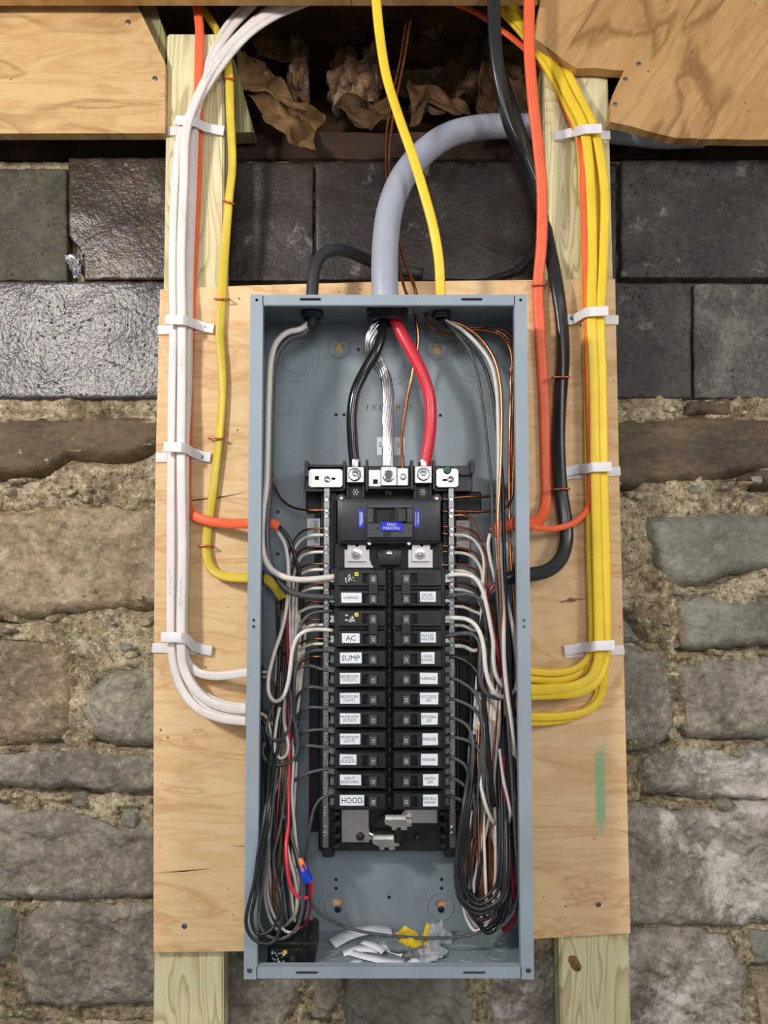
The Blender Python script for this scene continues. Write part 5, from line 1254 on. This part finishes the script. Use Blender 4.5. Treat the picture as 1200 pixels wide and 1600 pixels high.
cable('lowest but one yellow flat cable, hidden behind the bundle front', '790,2,.172 830,46,.162 862,90,.15 896,150,.138 926,205,.126 932,300,.131 934,400,.130 932,492,.119 934,600,.119 936,735,.117 938,860,.118 940,1010,.117 943,1060,.118 937,1092,.118 918,1110,.114 880,1119,.106 815,1120,.086', (.1,), 6.5, 3.4, 'cable_yellow', GYL)
cable('yellow flat cable making the lowest turn into the right wall', '784,2,.172 824,50,.162 858,96,.15 890,155,.138 918,205,.130 924,300,.134 926,400,.134 926,492,.122 928,600,.122 930,735,.121 932,860,.121 935,1010,.121 937,1064,.121 930,1094,.121 905,1116,.118 870,1126,.108 815,1129,.092', (.1,), 6.0, 3.0, 'cable_yellow', GYL)
cable('orange flat cable slanting behind the yellow ones and down within the right bundle', '704,2,.19 748,22,.185 790,52,.172 822,78,.16 850,108,.148 885,175,.132 904,215,.118 910,250,.112 911,300,.112 914,400,.110 916,492,.104 919,600,.105 921,700,.106 921,770,.106 920,790,.108 910,806,.10 892,819,.092 865,826,.085 836,824,.072 815,822,.066', (.1,), 5.0, 3.4, 'cable_orange')
cable('thick orange flat cable in front, from the top to the right panel wall', '827,-40,.075 827,0,.075 827,80,.078 833,160,.085 842,240,.095 847,300,.102 846,380,.110 841,445,.117 844,520,.118 850,620,.118 853,720,.118 854,780,.117 849,803,.108 838,815,.085 822,818,.062 805,818,.056 785,824,.056 770,833,.056', (.1,), 9.0, 5.0, 'cable_orange')
cable('yellow flat cable falling across the middle into the panel top', '587,-40,.045 588,0,.045 594,60,.045 604,120,.045 624,185,.045 645,245,.045 662,300,.045 678,360,.046 686,410,.05 688,450,.055 690,482,.060', (.1,), 7.4, 3.6, 'cable_yellow', twist=.25)
def round_cable(label, s, r, mat, n=18, bump=0.0):
    pts = parse(s); path = spline(pts, .006); m = MB(); m.tube(path, SZ(r, .1), n=n)
    if bump:
        for i in range(len(path)):
            for k in range(n):
                v = m.v[i * n + k]; c = path[i]; m.v[i * n + k] = c + (v - c) * (1 + bump * math.cos(3 * (2 * math.pi * k / n) + i * .11))
    return O('cable', m, mat, smooth='all', origin=path[-1], label=label, cat='cable')
round_cable('thick black twisted cable running down right of the panel into its wall', '772,-40,.08 772,0,.08 773,70,.085 780,130,.095 796,195,.112 822,252,.135 846,325,.150 860,395,.133 868,440,.112 876,500,.110 879,560,.110 876,620,.110 874,700,.110 877,770,.110 883,815,.109 884,845,.105 876,872,.095 858,890,.082 835,897,.068 815,898,.060', 10.2, 'cable_black', bump=.15)
round_cable('second black cable behind the thick one, crossing the grey cable', '742,10,.22 768,70,.20 790,130,.19 806,175,.17 826,235,.165 842,300,.172 850,340,.175 846,372,.178 830,400,.178 805,424,.17 775,435,.16 745,446,.135', 6.5, 'cable_black')
round_cable('black rubber cable arching out of the top left of the panel behind the grey cable', '488,490,.060 488,455,.060 491,425,.062 500,402,.068 520,391,.078 545,394,.10 580,409,.13 610,420,.15 660,428,.16', 9.4, 'cable_black_matte')
round_cable('thick grey service cable arching from the right stud down into the panel top', '1100,212,.196 1030,213,.196 985,208,.196 930,203,.196 850,199,.194 800,197,.188 745,200,.17 700,212,.145 660,240,.118 628,280,.092 610,325,.076 603,370,.066 601,420,.058 602,460,.055 604,490,.055', 20.5, 'cable_grey', 26)
round_cable('bare copper pair member hanging from the top through the joist bay, right strand', '650,-10,.15 640,40,.15 632,90,.15 620,150,.145 612,200,.14 608,250,.13 612,300,.11 618,350,.10 630,400,.09 645,440,.08 652,470,.076 650,486,.074', 2.8, 'aged_copper', 8)
round_cable('bare copper pair member hanging from the top through the joist bay, left strand', '644,-10,.155 634,40,.155 626,90,.155 613,150,.15 605,200,.145 603,250,.135 608,310,.115 615,360,.105 622,410,.095 632,450,.082 645,486,.076', 2.4, 'aged_copper', 8)

# ------------------------------------------------------------------ cable stackers and staples
def stacker(pl0, pr0, cy_, cyl, xf0, xf1, yf, screw, ybase, flip, label):
    """base strip on the timber, front arm bridging the cables and closing on the screwed end"""
    t = thing('cable_stacker', label, 'cable clamp', P((pl0 + pr0) / 2, cy_ + 8, ybase), 'white cable stackers')
    h = SZ(7.6, ybase); th = .0016
    def strip(pts): m = MB(); m.tube(pts, h, th, wdir=(0, 0, 1), n=12, power=6); return m
    m = strip([P(pl0, cyl, ybase - th), P((pl0 + pr0) / 2, (cyl + cy_) / 2, ybase - th), P(pr0, cy_, ybase - th)]); O('base_strip', m, 'white_nylon', t, smooth=True)
    if not flip:       # screwed end on the right
        pts = [P(xf0, cyl - 17, yf), P(xf1 - 6, cyl - 16, yf), P(xf1 + 2, cyl - 14, yf + .006), P(xf1 + 14, cy_ - 6, ybase - .012), P(pr0 - 12, cy_ - 1, ybase - .005), P(pr0, cy_ + 1, ybase - .005)]
    else:
        pts = [P(xf1, cyl - 13, yf), P(xf0 + 6, cyl - 12, yf), P(xf0 - 2, cyl - 10, yf + .006), P(xf0 - 14, cy_ - 4, ybase - .012), P(pl0 + 12, cy_, ybase - .005), P(pl0, cy_ + 1, ybase - .005)]
    m = strip(pts); O('front_arm', m, 'white_nylon', t, smooth=True)
    sx, sy = screw
    m = MB(); r = SZ(3.6, ybase); m.lathe(P(sx, sy, ybase - .0066), (0, -1, 0), [(r, -.002), (r, .0004), (r * .7, .001), (r * .2, .0006)], 12); O('screw', m, 'nail_grey', t, smooth=True)
stacker(262, 350, 204, 205, 274, 304, .098, (330, 199), YS, False, 'white nylon cable stacker at the top of the white bundle, on the bare stud')
stacker(247, 334, 513, 516, 259, 292, .088, (318, 511), YB, False, 'white nylon cable stacker on the white bundle, level with the panel top')
stacker(244, 329, 714, 715, 256, 289, .086, (314, 714), YB, False, 'white nylon cable stacker on the white bundle, level with the main breaker lugs')
stacker(238, 331, 1016, 1012, 252, 289, .088, (310, 1018), YB, False, 'white nylon cable stacker at the foot of the white bundle')
stacker(866, 953, 211, 214, 908, 940, .098, (885, 207), YS, True, 'white nylon cable stacker at the top of the yellow bundle, on the bare stud')
stacker(883, 966, 500, 499, 916, 950, .090, (894, 497), YB, True, 'white nylon cable stacker on the yellow bundle, level with the panel top')
stacker(881, 969, 736, 742, 920, 955, .088, (897, 733), YB, True, 'white nylon cable stacker on the yellow bundle, level with the main breaker lugs')
stacker(882, 975, 1015, 1021, 925, 960, .088, (903, 1013), YB, True, 'white nylon cable stacker at the foot of the yellow bundle')
def staple(px, py, hw, yb_, yf, mat, label, tilt=0.0):
    pts = [P(px - hw, py - tilt * hw, yb_ + .002), P(px - hw, py - tilt * hw, yf), P(px, py, yf - .0012), P(px + hw, py + tilt * hw, yf), P(px + hw, py + tilt * hw, yb_ + .002)]
    q = []
    for i in range(len(pts) - 1):
        for k in range(5): q.append(pts[i].lerp(pts[i + 1], k / 5))
    q.append(pts[-1]); m = MB(); m.tube(q, .0013, n=8)
    O('cable_staple', m, mat, smooth='all', label=label, cat='cable staple', group='cable staples')
staple(358, 122, 8.5, YS, .124, 'staple_red', 'red cable staple highest on the single yellow cable', .25)
staple(358, 316, 8.5, YS, .124, 'staple_red', 'red cable staple on the single yellow cable above the board', .3)
staple(347, 467, 11, YB, .112, 'copper_staple', 'copper coloured staple on the single yellow cable at the board top', .03)
staple(338, 685, 11, YB, .112, 'copper_staple', 'copper coloured staple on the single yellow cable at half height', .05)
staple(322, 853, 11, YB, .112, 'copper_staple', 'copper coloured staple at the bend of the single yellow cable', .03)
staple(842, 445, 11, YB, .110, 'copper_staple', 'copper coloured staple on the thick orange cable', -.08)
staple(876, 589, 13, YB, .095, 'copper_staple', 'copper coloured staple on the thick black cable, upper one', 0)
staple(877, 764, 13, YB, .095, 'copper_staple', 'copper coloured staple on the thick black cable, lower one', -.05)

# ------------------------------------------------------------------ litter on the enclosure floor
def on_floor(px, py):
    d = P(px, py, .05) - CAM; t = (zf - CAM.z) / d.z; return CAM + d * t
def paper(pts, w_, label, lift, mat='paper_white', curl=.0025):
    """narrow strip of backing paper following floor points, gently curled"""
    c = [on_floor(*p) for p in pts]; path = spline(c, .004); m = MB(); vs = []; fs = []
    for i, p in enumerate(path):
        T = (path[min(i + 1, len(path) - 1)] - path[max(i - 1, 0)]).normalized(); W_ = T.cross(Vector((0, 0, 1))).normalized()
        h = lift + curl * math.sin(math.pi * i / len(path))
        sg = -1 if W_.y < 0 else 1
        vs += [p + W_ * w_ * sg + Vector((0, 0, h + w_ * .55)), p - W_ * w_ * sg + Vector((0, 0, h))]
    for i in range(len(path) - 1): fs.append((2 * i, 2 * i + 2, 2 * i + 3, 2 * i + 1))
    m.add(vs, fs); o = O('paper_strip', m, mat, smooth='all', label=label, cat='paper strip', group='paper strips on the panel floor')
    md = o.modifiers.new('thickness', 'SOLIDIFY'); md.thickness = .0003
paper([(519, 1478), (545, 1468), (575, 1461), (612, 1458)], .0085, 'longest white paper strip, curving from the left of the litter', .0008, curl=.004)
paper([(536, 1492), (560, 1488), (590, 1488)], .0055, 'white paper strip lying across the middle of the litter', .0008)
paper([(545, 1490), (570, 1500), (600, 1507), (632, 1508)], .005, 'white paper strip slanting to the front lip', .0012)
paper([(566, 1477), (580, 1485), (600, 1494)], .005, 'short white paper strip crossing the longer ones', .004)
paper([(592, 1476), (610, 1488), (630, 1493)], .0065, 'white paper strip under the clear bag', .0008)
paper([(546, 1508), (566, 1510)], .005, 'white paper scrap at the front lip, left of the litter', .0005)
paper([(640, 1510), (655, 1503)], .005, 'white paper scrap at the front lip below the clear bag', .0005)
paper([(644, 1490), (662, 1482)], .004, 'white paper scrap leaning against the yellow paper', .006)
def crumple(cx_, cy_, y, rx, ry, rz, mat, label, name, cat, seed, amp=.6, sub=4, zmin=None):
    bm = bmesh.new(); bmesh.ops.create_icosphere(bm, subdivisions=sub, radius=1); c = on_floor(cx_, cy_)
    for v in bm.verts:
        d = v.co.normalized(); s = 1 + amp * noise.noise(d * 2.1 + Vector((seed, 0, 0))) + .25 * abs(noise.noise(d * 5 + Vector((0, seed, 0))))
        v.co = c + Vector((d.x * rx * s, d.y * ry * s, rz + d.z * rz * s))
        if v.co.z < zf + .0004: v.co.z = zf + .0004
    return O(name, MB().bm(bm), mat, smooth=True, label=label, cat=cat)
def crumpled_sheet(q, mat, amp, name, label, cat, seed, n=14):
    m = MB(); vs = []; fs = []
    for j in range(n + 1):
        for i in range(n + 1):
            u, v = i / n, j / n; p = q[0] * (1 - u) * (1 - v) + q[1] * u * (1 - v) + q[2] * u * v + q[3] * (1 - u) * v
            k = p * 60 + Vector((seed, 0, 0)); p = p + Vector((noise.noise(k), noise.noise(k + Vector((5, 0, 0))), abs(noise.noise(k + Vector((0, 7, 0)))))) * amp
            vs.append(p)
    for j in range(n):
        for i in range(n): a = j * (n + 1) + i; fs.append((a, a + 1, a + n + 2, a + n + 1))
    m.add(vs, fs); o = O(name, m, mat, label=label, cat=cat)
    md = o.modifiers.new('thickness', 'SOLIDIFY'); md.thickness = .0003; return o
yp = thing('yellow_paper', 'crumpled yellow printed paper stuck in the clear bag on the panel floor', 'paper', on_floor(645, 1475))
def ysheet(q, seed):
    m = MB(); n = 10; vs = []; fs = []; q = [P(*p) for p in q]
    for j in range(n + 1):
        for i in range(n + 1):
            u, v = i / n, j / n; p = q[0] * (1 - u) * (1 - v) + q[1] * u * (1 - v) + q[2] * u * v + q[3] * (1 - u) * v
            k = p * 70 + Vector((seed, 0, 0)); vs.append(p + Vector((noise.noise(k), noise.noise(k + Vector((5, 0, 0))) * 1.5, noise.noise(k + Vector((0, 7, 0))))) * .004)
    for j in range(n):
        for i in range(n): a = j * (n + 1) + i; fs.append((a, a + 1, a + n + 2, a + n + 1))
    m.add(vs, fs); o = O('paper_fold', m, 'wax_yellow', yp); md = o.modifiers.new('thickness', 'SOLIDIFY'); md.thickness = .0003
ysheet([(618, 1458, .060), (634, 1446, .065), (657, 1461, .055), (624, 1479, .035)], 1)
ysheet([(622, 1462, .045), (652, 1460, .05), (660, 1480, .03), (628, 1479, .03)], 2)
ysheet([(656, 1464, .06), (668, 1443, .065), (675, 1448, .06), (664, 1482, .035)], 3)
t = NT('clear_film'); t.base((0.95, 0.97, 1, 1)); t.bump(t.noise(t.pos(), 140, 4), .7, .002); MATS['clear_film'] = t.set(.12, 0, .8, Transmission_Weight=.72, IOR=1.10)
bag = thing('clear_plastic_bag', 'crumpled clear plastic hardware bag on the panel floor beside the yellow paper', 'plastic bag', on_floor(655, 1495))
def film(cx_, cy_, y, rx, ry, rz, seed):
    bm = bmesh.new(); bmesh.ops.create_icosphere(bm, subdivisions=4, radius=1); c = P(cx_, cy_, y)
    for v in bm.verts:
        d = v.co.normalized(); s = 1 + .7 * noise.noise(d * 2.1 + Vector((seed, 0, 0))) + .3 * abs(noise.noise(d * 5 + Vector((0, seed, 0))))
        v.co = c + Vector((d.x * rx * s, d.y * ry * s, d.z * rz * s))
        if v.co.z < zf + .0004: v.co.z = zf + .0004
    O('film_fold', MB().bm(bm), 'clear_film', bag)
film(664, 1492, .050, .022, .018, .016, 3); film(686, 1464, .088, .013, .010, .016, 8)
m = MB(); m.prism([(604, 1479), (612, 1473), (628, 1474), (640, 1482), (637, 1488), (622, 1491), (610, 1488)], .022, .0235)
O('metal_tab', m, 'galvanized', bag)
# foil scrap jammed in the broken block corner on the wall
fq = [P(97, 400, .187), P(129, 396, .187), P(127, 434, .187), P(117, 434, .187)]
m = MB(); vs = []; fs = []; n = 12
for j in range(n + 1):
    for i in range(n + 1):
        u, v = i / n, j / n; p = fq[0] * (1 - u) * (1 - v) + fq[1] * u * (1 - v) + fq[2] * u * v + fq[3] * (1 - u) * v
        k = p * 190; vs.append(p + Vector((noise.noise(k), noise.noise(k + Vector((5, 0, 0))) * 2, noise.noise(k + Vector((0, 7, 0))))) * .003)
for j in range(n):
    for i in range(n): a = j * (n + 1) + i; fs.append((a, a + 1, a + n + 2, a + n + 1))
m.add(vs, fs); fo = O('foil_scrap', m, 'foil', label='crumpled silver foil scrap stuck in the chipped block corner on the left wall', cat='foil')
md = fo.modifiers.new('thickness', 'SOLIDIFY'); md.thickness = .0004
